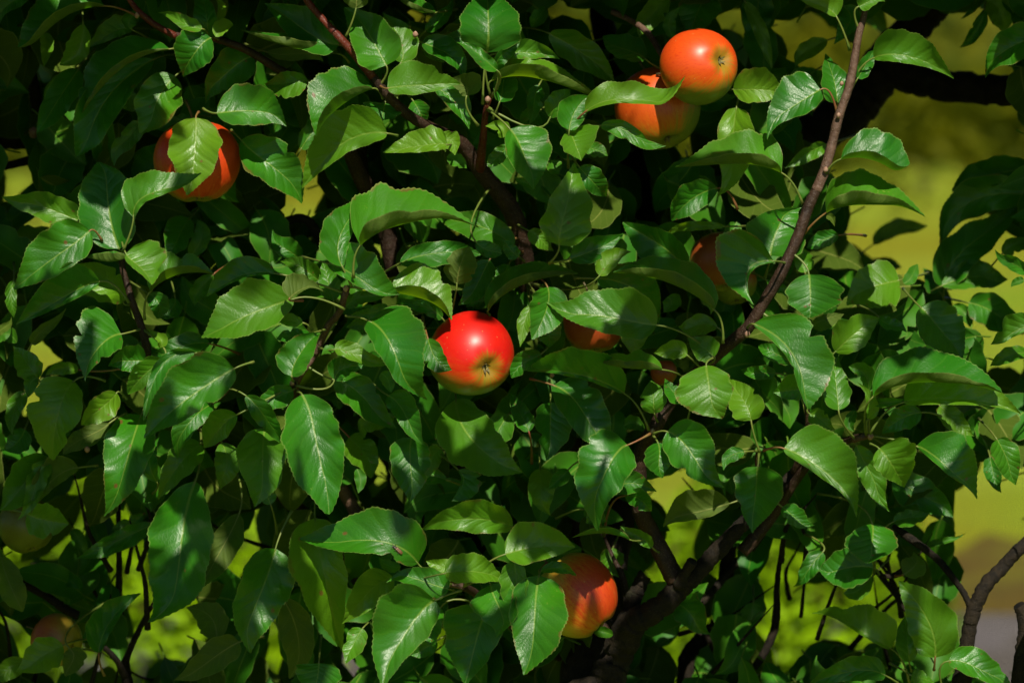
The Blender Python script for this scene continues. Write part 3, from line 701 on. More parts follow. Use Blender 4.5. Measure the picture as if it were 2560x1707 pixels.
LEAVES = """
# A
A 6 930 55 480 210 195 490 -70 270 P1210,140
A 6 1510 440 1000 665 715 990 -45 235 P1640,420
A 3.5 1370 530 900 960 750 1450 160 200
A 2 700 620 500 920 350 1195 130 130
A 3 740 220 700 450 530 580 90 120
A 5 260 -60 90 30 -20 190 70 90
A 2 1180 270 1000 290 760 440 60 130
A 8 1880 340 1740 470 1600 660 150 220
A 7 1850 340 1840 150 1800 -100 130 90
A 8 1800 260 1620 200 1425 80 50 75
A 7 1920 180 1960 90 1920 -30 20 60 y
A 8.5 1920 330 1990 245 2085 235 90 50 y
A 3 1560 680 1400 900 1350 1235 200 190
A 2 2250 500 2000 670 1770 845 170 170
A 7 1930 1010 2230 990 2560 1060 250 130 P1810,970 s
A 0 1230 1080 1120 1250 960 1440 90 80
A 7 1745 1050 1735 1360 1715 1745 225 235 P1770,1000 yk0,0.25
A 4 2150 1250 2420 1480 2715 1790 240 170 P2060,1160
A 3 1230 110 1150 190 1170 270 80 70
A -3 640 650 500 800 380 930 90 90
A -2 1050 760 1150 900 1140 1010 80 80
A 0 1700 1050 1560 1100 1380 1180 60 60
A -2 380 300 420 420 380 600 60 60
# B
B 8 730 480 330 420 -140 270 -80 120 P830,560
B 6 740 400 420 260 70 40 150 200 P810,440 k0,0.4
B 7 1160 585 1060 400 830 40 200 220
B 5 1290 560 1290 380 1150 110 130 150
B 9 890 80 880 -100 850 -350 120 130 uP795,340
B 6 1600 115 1400 80 1200 -60 -45 120
B 9 2055 470 2070 200 2065 -150 265 300 P2020,930 k0.1,0.35
B 11 2150 630 1990 490 1800 360 70 60
B 10 1040 790 760 925 512 1180 -80 330 sP1130,880
B 9 1170 790 1480 760 1825 725 220 80
B 5 1150 920 1135 1000 1120 1075 150 190
B 7 1600 790 1760 900 1915 1140 140 70 s
B 8 1875 860 1850 770 1700 730 70 160 uP1980,1120
B 8 1170 1190 760 1290 420 1700 100 290 P1260,1210
B 9 1700 1290 1470 1300 1125 1350 60 160 y
B 8 1640 1280 1740 1250 1780 1375 90 110 y
B 6 2170 910 2200 760 2250 540 80 130 P2110,1060
B 7 2200 1230 2180 1130 2040 1130 60 70 y
B 5 460 720 270 740 75 765 140 100
B 4 100 465 380 480 600 540 70 60 u
B 3 1510 280 1640 160 1800 20 60 70
B 4 1480 380 1700 480 1870 700 140 70
B 9 2150 640 2180 500 2380 400 40 80
B 3 1400 900 1460 1000 1500 1090 90 100
B 2 1650 1300 1560 1180 1500 1100 90 90
B 4 2250 1300 2150 1400 2080 1500 70 70
B 3 1700 1400 1800 1440 1880 1500 70 60
B 1 1650 320 1560 420 1640 560 80 80
B 0 400 1330 560 1100 640 900 90 90
B 2 1950 300 1800 330 1650 360 60 60
# C
C 10 -20 1150 110 1390 250 1660 270 140 s
C 10 -180 720 300 710 800 880 170 -110 k0,0.3
C 8 -150 480 150 470 430 500 120 60
C 12 650 1000 1080 890 1570 900 165 35 P560,1090 k0,0.6
C 9 510 1160 570 980 680 850 150 100
C 8 340 1050 420 900 520 800 100 80
C 10 500 1170 560 1280 635 1425 240 120
C 9.5 790 1120 1060 1190 1340 1372 70 80
C 0 1190 530 1000 440 800 340 90 140 P1320,610
C -2 330 300 620 470 920 720 140 140
C -5 1380 -40 1230 150 1080 300 110 100
C -3 1440 340 1400 200 1480 70 50 60
C -7 1700 -60 1660 100 1600 330 180 180
C 5 1970 800 2200 800 2440 850 200 120 yP1940,795
C 5 2000 960 1965 1350 1925 1765 180 140 ys
C 11 2400 1540 1980 1450 1450 1490 -90 290 P2590,1820 k0,0.4
C 8 600 1490 720 1620 825 1765 120 95
C 4 640 1300 760 1340 850 1400 70 70
C -6 2080 20 2220 300 2300 620 65 60
C -9 2180 -120 2180 180 2230 420 140 140
C 3 230 1000 150 1060 60 1120 110 90
C 5 240 760 200 900 170 1120 80 70
C 3 440 1440 380 1500 420 1560 60 70
C -4 300 60 240 150 180 260 70 70
C -8 1500 700 1620 800 1750 900 60 60
# D
D 10 1010 520 1300 500 1730 705 235 65 P815,760
D 7 870 700 950 560 1040 420 60 70
D 10 540 800 320 935 0 1150 115 260 P690,1030 k0.1,0.4
D 7 690 920 660 720 570 480 120 130 P690,980
D 10 680 150 550 55 280 -30 45 180 P800,450
D 10 880 60 960 20 1110 -10 90 65 P890,280
D 11 720 1420 1050 1430 1290 1590 270 -60 P590,1540
D 6 2500 330 2220 430 1970 630 155 175 k0.2,0.4
D -12 2000 90 1930 270 1830 450 60 60
D -13 2000 -20 2150 120 2180 300 120 120
D -14 1980 0 1900 80 1790 180 30 30
D -5 590 1290 420 1370 220 1510 80 60
D -5 740 60 800 200 640 390 100 120
D -12 600 360 420 450 290 570 80 80
D -14 2300 -60 2352 60 2420 240 120 100
# E
E 8 735 480 380 345 -5 345 120 140 P900,640
E 7 1060 720 960 280 930 -65 280 250 P1090,740 k0.1,0.3
E 13 1190 440 1380 215 1815 75 210 50 P1095,740
E 10 800 560 540 760 125 1090 160 260 sP910,650
E 10 1130 800 960 835 755 770 -80 90
E 12 1120 760 1230 870 1345 1050 280 45
E 9 1340 1100 1600 940 1910 945 210 -70 P1290,1350
E 8 890 1010 560 1155 135 1385 65 240 P1150,1200
E 4 1100 1200 900 1000 540 850 180 150 P1180,1210
E 9 1080 1480 890 1590 720 1865 130 330
E 12 2620 1165 2200 1315 1812 1550 175 290 P3073,1260 k0,0.4
F 14 300 1160 390 1090 580 1040 165 20 uP420,1180
E 9 2450 940 2120 970 1850 1170 30 160
E -2 1690 450 1590 620 1480 780 110 150
E 3 1330 1120 1420 1220 1370 1350 90 90
E 7 1420 1600 1430 1520 1280 1465 40 60 y
E 4 280 1568 400 1430 620 1275 50 60 u
E 4 -30 1500 40 1420 125 1350 40 40 u
E 2 120 1000 100 1180 140 1330 50 60
E 0 1900 950 1780 1080 1700 1200 80 80
E -4 1700 780 1800 600 1750 460 80 80
E 1 1560 1160 1520 1260 1420 1330 90 90
# F
F 13 930 690 1300 490 1960 405 385 -120 sP870,980 k0,0.45
F 10 770 880 770 560 960 270 185 95 P850,1050
F 12 640 850 930 995 1255 1175 265 65 s
F 9.5 1190 1100 1500 1160 1745 1355 290 -85
F 6 1790 1030 1820 870 1890 700 135 150 uP1738,1290
F 4 2080 820 1980 1020 1830 1240 125 115
G 6.5 -215 1270 130 1020 585 920 175 -70 P-200,1310
F 13 1000 1360 1230 1640 1410 2127 335 135 P800,1320 k0.1,0.3
F 10 420 1380 280 1350 130 1310 55 60 P500,1440
F 9 480 1480 330 1500 180 1510 65 70
F 2 560 1000 400 880 210 850 100 95
F 2 690 1180 640 1000 590 830 90 100
F 2 1280 850 1600 760 2000 720 110 120
F 0 2300 700 2000 520 1600 480 140 130
F 7 2340 790 2260 720 2200 615 65 60
F -6 400 820 260 720 110 600 80 110
F 6 1960 660 2090 740 2190 770 80 65
F 5 1660 1340 1480 1230 1260 1180 65 60
F 4 800 1240 950 1150 1240 1170 60 65
F 3 1900 1000 1960 1120 1900 1240 90 110
F 1 2250 860 2200 1000 2100 1100 70 90
F 0 1100 1480 950 1400 800 1430 70 80
F 5 1180 1240 1000 1300 830 1280 60 60
# G
G 11 420 690 470 400 520 -50 185 255 P330,850 sk0,0.2
G 8 520 810 760 720 990 590 125 95 P360,840 k0,0.4
G 8 1540 900 1280 660 990 475 200 135
G 13 1800 1260 1380 1010 900 930 -100 230 P1880,1560 k0,0.45
G 9 780 960 880 830 1050 730 110 65 y
G 9 760 985 1100 1080 1350 1300 200 125 P555,980
G 11 315 1060 310 1250 180 1530 185 155
G 12 1290 1400 840 1325 290 1360 155 280 k0,0.35
G 13 2330 830 2100 930 2105 1190 30 380 sk0.1,0.3
H 6 90 780 150 560 250 310 255 285
G 7 170 1230 110 1380 100 1600 60 65
G 7 280 1400 330 1480 330 1600 115 110
G 3 1080 1390 1085 1500 1080 1650 115 115 y
G 7 1830 1420 1650 1400 1490 1480 95 95
G 0 1830 180 1600 280 1420 470 120 145 P2010,370
G 1 1900 520 1600 520 1330 590 40 45
G 5 210 190 110 130 0 120 35 50
G 3 1700 1100 1760 1160 1810 1280 80 80
G 4 1380 1150 1420 1200 1360 1290 90 90
G -4 2000 480 1960 620 1940 700 70 80
G -3 1000 760 950 680 820 640 60 60
G 2 150 560 260 640 350 760 70 80
# H
H 12 590 400 950 320 1465 325 300 -115 P390,590 k0.1,0.45
H 11 590 430 640 450 660 530 35 30 u
H 11 435 945 448 1130 445 1335 290 215 k0,0.35
H 9 460 1400 600 1340 750 1300 45 90 u
H 10 670 1637 850 1470 1060 1320 175 135
H 10 1060 1330 1170 1400 1325 1420 65 50
H 13 -60 1390 330 1737 400 2167 335 60 sk0.1,0.35
H -16 2420 250 1900 290 1550 650 150 190
H -17 2400 0 2050 60 1690 120 100 150
H -16 1640 1080 1850 700 2330 380 185 165
H -15 1620 1050 1950 970 2200 1100 150 100
H -17 1600 1100 1540 1000 1470 880 95 65
H 3 2420 960 2250 850 2060 790 60 65
H 4 1430 1240 1600 1430 1850 1680 225 175
H 7 2450 1400 2250 1470 2070 1600 40 155
H -3 1240 1000 1000 1060 760 1200 220 210
H -5 1280 1030 1360 950 1400 850 60 55
H -42 1010 680 1240 560 1510 600 110 40
H -42 970 930 1120 850 1260 940 60 60
H -12 1860 1200 2100 1300 2340 1500 150 150
H -12 2160 760 2280 680 2450 660 70 80
H 2 400 930 360 800 340 690 65 110
H -14 1720 1220 1830 1300 1900 1420 60 60
H 6 2352 1000 2300 1010 2230 1050 30 40
H 0 700 600 560 640 420 720 70 80
H 4 60 1000 200 1080 320 1170 40 50
# I
I 10 660 400 530 650 445 1100 195 285 P940,400 k0.1,0.35
I 8 1300 225 1150 220 960 225 105 140
I 8 1040 505 900 640 725 795 130 110 syP1130,560
I 13 2090 290 1690 545 1275 900 165 300 P2260,230 k0.1,0.4
I 11 1750 150 1420 300 1255 740 100 60 k0,0.4
I 8 1450 210 1280 350 1140 520 90 115
I 5 1870 70 1600 100 1340 220 90 110
I 4 700 1170 450 1300 250 1560 65 170 uP870,1150
I 4 970 780 760 900 560 1050 90 90 uP1120,690
I 4 430 1080 200 1330 0 1560 180 170
I 5 440 1130 310 1350 170 1650 90 95
I 2 220 830 150 950 40 1020 110 100
I 0 230 500 120 680 90 880 70 80
I 7 1260 700 1120 1150 960 1620 195 235
I 6 1900 600 1680 780 1525 1040 95 120
I 4 1790 960 1600 1140 1400 1450 130 140
I 8 2110 700 1960 820 1815 990 95 150
M 8 1740 -230 1600 450 1455 1060 275 295
I 8 2360 820 2340 1170 2308 1525 200 225
I 9 2190 530 2360 720 2530 920 95 90
I 7 340 380 240 240 120 90 125 110
I 8 330 370 270 430 265 550 65 60
I 5 700 300 550 290 400 330 55 60
I 3 1400 1300 1330 1100 1380 900 80 70
I 3 1980 950 2020 1150 1900 1350 130 110
I 2 150 60 60 -20 -40 60 70 70
# J
J 12.5 410 520 540 950 730 1565 235 295 P370,490 k0,0.3
J 7 330 480 150 560 0 700 105 100
J 6 700 390 800 280 1030 270 120 80
J 8 700 120 860 155 1200 330 95 60 s
J 10.5 1530 20 1600 200 1750 300 95 110 k0,0.45
J 9 1180 530 1330 700 1450 1010 140 95
J 8 1390 900 1375 1130 1405 1480 185 185 s
J 4 700 390 950 540 1200 880 150 150
J 2 1230 720 1000 780 950 870 80 85
J 6 1780 560 1960 960 2330 1250 235 270
J 8 1800 1190 1840 1320 1745 1470 165 20
J 2 900 1180 930 1290 900 1400 55 50
J 0 830 900 950 1030 1050 1250 130 145
J 9 1110 330 1180 400 1190 510 65 60
J 7 700 130 650 110 580 150 50 35
J 10 320 360 380 180 540 -50 175 115 P330,400
J 3 2250 700 2150 860 2100 1050 130 130
J 2 1650 1000 1560 1100 1500 1300 90 90
J -2 1700 1280 1500 1230 1400 1280 80 80
J 4 130 1500 60 1330 40 1150 70 90
# K
K 12.5 1030 970 850 1180 630 1660 205 300 P1230,870 k0.1,0.4
K 12.5 1730 260 1760 470 1810 745 205 305 P1800,190 s
K 11 1380 850 1600 1045 1830 1405 235 195 P1260,870
K 10 1300 950 1310 1100 1345 1265 135 135 P1260,890
K 10 1000 510 580 340 140 295 35 240 P1220,840
K 12 1340 300 1050 285 745 215 -70 160
K 9.5 1560 170 1430 130 1260 150 75 95 y
K 8.5 1800 190 1700 100 1560 20 115 125
K 8 370 440 640 690 870 980 235 165 P160,380
K 6 345 590 340 830 340 1110 205 135
K 9 1270 690 1260 560 1220 400 120 115
K 9.5 1540 590 1440 500 1360 380 80 75
K 6 2130 750 2080 600 1900 400 150 155 P2210,1040
K 9.5 2190 1160 2170 1400 2100 1750 245 195 sP2200,1050
K 3 1940 1490 1640 1570 1330 1640 65 205 u
K 6 840 1390 1050 1310 1290 1400 120 95
K 6.5 1010 1420 1160 1470 1240 1560 90 85
K 4 500 1190 410 1280 330 1370 70 65
K 2 250 1180 260 1380 280 1600 120 110
K 7 260 160 120 230 10 390 95 100
K 7 2070 1030 1960 1060 1860 1160 60 65
K 4 2352 330 2200 330 2030 300 60 70
K 3 1000 800 1100 780 1200 860 70 60
K 5 800 1480 740 1560 680 1680 70 70
K 2 150 850 80 700 20 500 80 90
# L
L 12.5 1010 540 1500 400 2155 430 290 -80 k0,0.45
L 11 1280 590 1800 565 2330 660 255 50 P980,870 k0,0.4
L 11 960 740 980 600 890 400 35 75 P960,860
L 11 1010 600 1150 590 1310 570 45 40
L 10 970 490 920 330 770 290 55 90
L 9 700 660 680 450 660 170 125 125
L 8 1440 680 1270 730 1085 870 110 105
L 12.5 210 1000 560 1195 900 1568 340 65 P30,1020 k0,0.4
L 11 1060 1000 1170 1140 1290 1345 265 135 P980,960
L 11 1390 980 1680 1180 1990 1370 305 45 k0,0.4
L 5 860 970 1000 1250 1030 1600 115 115
L 2 2110 920 2200 1100 2240 1340 130 115
L -7 1200 1250 1450 1420 1750 1568 150 160
L -3 2050 1080 2080 1230 2120 1400 80 80
L 7 440 690 560 760 660 850 80 85
L 9 420 500 300 480 120 500 95 155
L 7 280 240 130 150 -20 100 75 85
L 4 2400 150 2200 180 2050 270 65 75
L 6 850 660 800 760 830 850 50 50
L 3 1600 620 1750 760 1900 900 90 100
# M
M 3 240 60 420 120 610 160 145 165
M 0 0 420 90 690 205 930 125 125 u
M -5 1370 150 1050 300 690 470 100 85
M 0 880 1300 960 1050 1250 760 170 55 P930,1500
M 0 560 1230 370 1330 180 1520 150 155
M -0.5 620 1260 650 1360 560 1500 115 95 u
M 9 2455 370 2300 820 2140 1270 245 215 P2600,30 k-0.2,0.2
M 2 2130 60 1970 380 1770 760 140 125 u
M -2 1930 1190 1880 980 1650 900 150 135 u
M 0 2130 1200 1850 1380 1560 1560 130 145 u
M -2 220 1360 80 1450 -60 1560 90 95
M -12 1280 60 1150 160 1000 200 60 70
M -10 640 200 720 320 760 460 60 60
M -12 480 560 600 640 720 720 70 70
# N
N 13 1440 500 1060 300 375 405 125 295 P1740,690 k0,0.4
N 11 2290 180 1900 105 1465 160 125 170 P2340,210
N 14 1600 830 1360 1085 1060 1568 175 355 P1830,740 k0,0.42
N 11 1720 730 1460 650 1180 590 125 135 P1760,740
N 10 1290 530 1180 520 1090 470 55 50
N 9 1840 620 1700 540 1510 490 105 80 y
N 13 1680 590 1950 575 2230 640 165 105
N 12 2090 690 2170 900 2205 1145 175 225 s
O 12 -60 420 220 355 565 370 235 135
O 11 20 480 40 720 0 990 100 150
N 10 2060 900 1960 1200 1860 1600 195 325 k0,0.25
O 13 240 610 200 1000 140 1500 285 225 P250,560 s
N 7 525 100 620 650 750 1300 205 285
N 7 1230 640 1000 760 770 1050 150 155
N 8 950 1080 880 1200 770 1375 100 95
N 5 560 1390 550 1500 500 1700 205 205
N 1 230 800 370 1130 350 1520 150 155 u
N 2 1640 900 1570 1080 1540 1250 80 80
N -1 1610 1190 1500 1260 1380 1340 80 80
# O
O 6 1050 290 800 230 520 290 -50 60 u
O 3 1250 360 1130 260 960 170 55 60
O 6.5 250 570 430 545 575 635 60 45 P310,500
O -5 1440 850 1600 965 1705 1190 155 130
O -6 900 360 880 480 930 640 120 95
O 1 900 1140 800 1110 700 1080 50 50
O -15 2150 850 2140 960 2140 1090 100 100
O -18 1860 1090 2000 1110 2180 1170 50 50
O 4 640 20 740 60 830 150 70 70
# Q
Q 2 1170 1260 870 1080 490 890 35 250 P1330,1568
Q 3 1560 1340 1500 1020 1230 660 195 240 P1550,1450
Q 3 1680 1370 1950 1440 2300 1568 165 95
Q 1 1330 1380 1310 1170 1280 950 105 95 P1350,1460
Q 3 1120 1500 800 1465 400 1568 90 135 P1230,1568
Q 0 1000 150 1000 320 1000 500 225 235
Q -2 1010 540 760 545 500 620 180 185
Q -3 560 400 430 560 340 740 80 85
Q -3 1000 620 880 740 740 760 80 80
Q -2 1280 600 1380 520 1400 420 115 110 u
Q -3 1190 130 1330 95 1520 100 75 80
Q -20 1240 -20 1600 30 1750 250 75 80
Q -10 1440 370 1600 310 1850 280 35 30
Q 3 1350 1500 1420 1520 1570 1568 75 65
Q 2 200 0 320 100 440 210 100 75
"""


def parse(line):
    t = line.split()
    ox, oy = TILES[t[0]]
    n = [float(x) for x in t[1:10]]
    fx = lambda a, b: (ox + a * TS, oy + b * TS)
    o = dict(d=n[0], B=fx(n[1], n[2]), M=fx(n[3], n[4]), T=fx(n[5], n[6]))
    t2 = [float(x) for x in t[8:10]]
    o['pl'], o['pr'] = t2[0] * TS, t2[1] * TS
    o['P'] = None
    o['fl'] = ''
    o['tilt'] = None
    for e in t[10:]:
        while e and e[0] in 'usyp':
            o['fl'] += e[0]
            e = e[1:]
        if not e:
            continue
        if e[0] == 'P':
            a, b = e[1:].split(',')
            o['P'] = fx(float(a), float(b))
        elif e[0] == 'k':
            a, b = e[1:].split(',')
            o['tilt'] = (float(a), float(b))
        else:
            o['fl'] += e
    return o


LROWS = [parse(l) for l in LEAVES.strip().splitlines() if l.strip() and l.strip()[0] != '#']


def build_leaf(o, k):
    rg = random.Random(1000 + k)
    fl = o['fl']
    dpx = o['d'] * CM
    kind = 1.0 if 'y' in fl else (rg.uniform(0.1, 0.9) if rg.random() < 0.45 else 0.0)
    V, UV, DAT, F = leaf_geom(o['B'], o['M'], o['T'], o['pl'], o['pr'], dpx, rg, und='u' in fl, tilt=o['tilt'], kind=kind)
    if 's' in fl or 'p' in fl:
        r = 0.97 if 's' in fl else 0.1
        DAT = [(a, r - 0.2 * (k % 7) / 7 if 's' in fl else r, c, e) for a, b, c, e in DAT]
    W = world_pts(V)
    b0 = W[5]
    lf = bpy.data.objects.new('leaf', leaf_mesh('leaf', W, UV, DAT, F, b0))
    col.objects.link(lf)
    lf.parent = tree
    lf.location = b0 - TB
    # petiole
    mid = V[11 * 4 + 5]
    B = V[5]
    tx, ty = mid[0] - B[0], mid[1] - B[1]
    l = math.hypot(tx, ty) + 1e-6
    tx, ty = tx / l, ty / l
    far = o['P'] is None
    P = o['P'] or (B[0] - tx * rg.uniform(55, 75) + rg.uniform(-15, 15), B[1] - ty * rg.uniform(55, 75) + rg.uniform(-5, 25))
    best = None
    if far:
        for q in LIMBPTS:
            vx, vy = q[0] - B[0], q[1] - B[1]
            l = math.hypot(vx, vy)
            if 18 < l < 190 and q[3] * CM < B[2] and -(vx * tx + vy * ty) / l > 0.0:
                sc = l + (B[2] - q[3] * CM) * 0.5 - 60 * (-(vx * tx + vy * ty) / l)
                if best is None or sc < best[0]:
                    best = (sc, q)
        if best:
            P = best[1][:2]
    L = math.hypot(P[0] - B[0], P[1] - B[1])
    pd = B[2] - (1.2 if not far else 8.0) * CM
    if best:
        pd = best[1][3] * CM
    c1 = (B[0] - tx * L * 0.4, B[1] - ty * L * 0.4, B[2] - 4)
    pts = []
    st = V[5 + 11 * 3]
    for i in range(9):
        t = i / 8
        q = [(1 - t) ** 2 * a + 2 * t * (1 - t) * b + t * t * c for a, b, c in zip(B, c1, (P[0], P[1], pd))]
        pts.append((at(q[0], q[1], q[2] * U) - b0, (2.1 + 0.9 * t + 1.3 * max(0, t - .8) * 5) * U))
    pts.insert(0, (at(st[0], st[1], (st[2] - 3) * U) - b0, 1.5 * U))
    v, f = tube(pts, 6, 0.0, True)
    new_obj('petiole', v, f, M_PETR if k % 8 == 0 else M_PET, lf)
    return lf


def area(o):
    return math.hypot(o['T'][0] - o['B'][0], o['T'][1] - o['B'][1]) * (abs(o['pl']) + abs(o['pr'])) * (1.0 if o['d'] > -3 else 0.7)


for k, o in enumerate(LROWS):
    o['k'] = k
rank = sorted(LROWS, key=area, reverse=True)
BIG, SMALL = rank[:300], rank[300:]
for o in sorted(BIG, key=lambda o: o['k']):
    build_leaf(o, o['k'])

# ------------------------------------------------------------------ the rest of the crown, deeper in and round about
GAPS = [(143, 1590, 50, 45),
    (1595, 450, 42, 110), (1505, 60, 30, 60), (60, 345, 60, 20),
    (2215, 140, 60, 60), (2150, 240, 60, 60), (2420, 220, 140, 50), (2060, 330, 60, 50), (2300, 60, 50, 50),
      # x, y, rx, ry in photograph pixels: openings through which the garden shows
    (2360, 330, 210, 105), (2420, 110, 130, 90), (2250, 560, 130, 130), (2200, 450, 90, 70), (2470, 640, 110, 110), (2530, 860, 60, 110), (2420, 760, 70, 70),
    (1990, 80, 60, 60), (1830, 70, 40, 60), (2070, 130, 50, 50), (2480, 1300, 120, 130), (2480, 1560, 110, 170), (2120, 1530, 165, 95), (2200, 1400, 50, 60),
    (1930, 1420, 45, 60), (1960, 1600, 90, 70), (1740, 1600, 40, 60), (1690, 1640, 40, 60), (35, 450, 60, 40), (40, 400, 50, 22), (90, 560, 40, 36), (170, 640, 26, 26), (795, 490, 45, 38),
    (720, 520, 34, 26), (785, 590, 22, 30), (950, 640, 24, 26), (1090, 585, 45, 16), (950, 1170, 20, 50), (940, 1235, 46, 20),
    (150, 1380, 60, 35), (310, 1310, 40, 40), (320, 1410, 35, 50), (220, 1190, 30, 40), (620, 1340, 50, 50), (600, 1390, 50, 40), (520, 1420, 40, 30), (500, 1570, 60, 40), (350, 1640, 40, 50), (340, 1470, 60, 40),
    (400, 1560, 50, 40), (690, 1650, 40, 40), (860, 1680, 50, 30), (690, 1520, 40, 50), (100, 900, 40, 40), (60, 1020, 40, 50), (40, 1170, 30, 30), (30, 1400, 40, 40), (40, 1560, 40, 30), (120, 1650, 80, 30), (240, 1670, 50, 30),
    (1090, 1600, 30, 50), (1650, 1200, 60, 30), (1730, 1060, 35, 30), (1420, 1140, 50, 20), (130, 170, 20, 40), (60, 20, 20, 30), (110, 120, 25, 40), (150, 280, 30, 30),
    (900, 270, 30, 20), (950, 420, 28, 20), (740, 370, 18, 16), (1030, 20, 50, 30), (1390, 40, 60, 40), (1510, 195, 40, 25), (1700, 370, 50, 30), (1860, 280, 30, 30),
    (2310, 1270, 40, 30), (2200, 1170, 30, 30), (1560, 560, 20, 20), (450, 620, 20, 20), (1730, 1330, 40, 60), (1640, 1420, 40, 30), (1800, 1450, 40, 60), (2380, 1010, 30, 30),
]
rg = random.Random(99)


def in_gap(x, y, m):
    for gx, gy, rx, ry in GAPS:
        if gy > 1150 and gx < 1100:
            rx, ry = rx * .95, ry * .95
        if ((x - gx) / (rx + m)) ** 2 + ((y - gy) / (ry + m)) ** 2 < 1:
            return True
    return False


LIT = [(1180, 886, 190, 190), (1749, 130, 180, 230), (500, 380, 150, 170), (1440, 1480, 110, 140), (470, 980, 170, 140), (790, 1130, 120, 190), (1490, 1170, 130, 140), (1770, 960, 110, 120),
       (1700, 1150, 110, 120), (2070, 1170, 140, 140), (2330, 930, 240, 120), (900, 1340, 190, 100), (980, 1570, 140, 160), (1340, 1570, 100, 160), (1030, 500, 200, 100), (130, 640, 130, 130),
       (620, 760, 140, 120), (2170, 250, 260, 260), (900, 180, 270, 190), (1230, 110, 120, 180), (1430, 260, 190, 130), (2510, 130, 90, 110), (1950, 330, 160, 120)]
SC = ROT.transposed() @ SUN                        # sun direction in camera axes


def shadow_at(x, y, d):
    """pixel on which a leaf at x, y, d cm throws its shadow, on the blades near the front"""
    zz = 1 - d * 0.01 / D
    px, py, pz = (x - 1280) * U * zz, -(y - 853.5) * U * zz, -(D - d * .01)
    k = (pz + (D - 0.10)) / SC.z
    return 1280 + (px - SC.x * k) / U, 853.5 - (py - SC.y * k) / U


def in_any(x, y, E):
    return any(((x - a) / c) ** 2 + ((y - b) / e) ** 2 < 1 for a, b, c, e in E)


CV, CUV, CD, CF = [], [], [], []
for o in SMALL:
    V, UV, DAT, F = leaf_geom(o['B'], o['M'], o['T'], o['pl'], o['pr'], o['d'] * CM, rg, nu=24, nv=3, und='u' in o['fl'], tilt=o['tilt'], kind=1.0 if 'y' in o['fl'] else 0.2)
    b = len(CV)
    CV += world_pts(V)
    CUV += UV
    CD += DAT
    CF += [tuple(b + i for i in q) for q in F]
nfill = 0
tries = 0
while nfill < 7200 and tries < 120000:
    tries += 1
    x, y = rg.uniform(-620, 3180), rg.uniform(-900, 2350)
    if rg.random() < 0.15:
        y = rg.uniform(-1150, -120)
    inside = -110 < x < 2670 and -110 < y < 1820
    if inside:
        d = -rg.uniform(9, 60) if rg.random() < .6 else -rg.uniform(7, 24)
    else:
        d = rg.uniform(-45, 22 if y < -130 else 14)
        if y > 1820 and d > 0:
            continue
        if d > -4 and in_any(*shadow_at(x, y, d), LIT):
            continue
        if rg.random() < (0.0 if y < -100 else 0.35):
            continue
    ang = rg.gauss(math.pi / 2, 0.9)
    ln = rg.uniform(130, 230)
    hx, hy = math.cos(ang) * ln / 2, math.sin(ang) * ln / 2
    if -200 < x < 2760 and -200 < y < 1900:
        if in_gap(x, y, 18) or in_gap(x + hx * .8, y + hy * .8, 4) or in_gap(x - hx * .8, y - hy * .8, 4):
            continue
    wl = rg.uniform(38, 70)
    bend = rg.uniform(-25, 25)
    V, UV, DAT, F = leaf_geom((x - hx, y - hy), (x - hy / ln * bend * 2, y + hx / ln * bend * 2), (x + hx, y + hy), wl * rg.uniform(.6, 1.1), wl * rg.uniform(.6, 1.1), d * CM, rg,
                              nu=12, nv=2, und=rg.random() < 0.3, tilt=(rg.gauss(0, 0.6), rg.gauss(0.3, 0.55)), kind=rg.random() * 0.25)
    b = len(CV)
    CV += world_pts(V)
    CUV += UV
    CD += DAT
    CF += [tuple(b + i for i in q) for q in F]
    # petiole strip as a thin three sided stem
    B = V[2]
    nb = len(CV)
    for (ox, oy, od), ext in (((0, 0, 0), 0), ((rg.uniform(-20, 20), rg.uniform(-10, 30), -40), 34)):
        sx, sy = B[0] - hx / ln * 2 * ext + (ox if ext else 0), B[1] - hy / ln * 2 * ext + (oy if ext else 0)
        for th in (0, 2.1, 4.2):
            CV.append(at(sx + 2.6 * math.cos(th), sy + 2.6 * math.sin(th), (B[2] + (od if ext else 0)) * U))
            CUV.append((0.3, 0.5))
            CD.append((0, 0.5, 0.3, 1))
    for i in range(3):
        CF.append((nb + i, nb + (i + 1) % 3, nb + 3 + (i + 1) % 3, nb + 3 + i))
    nfill += 1
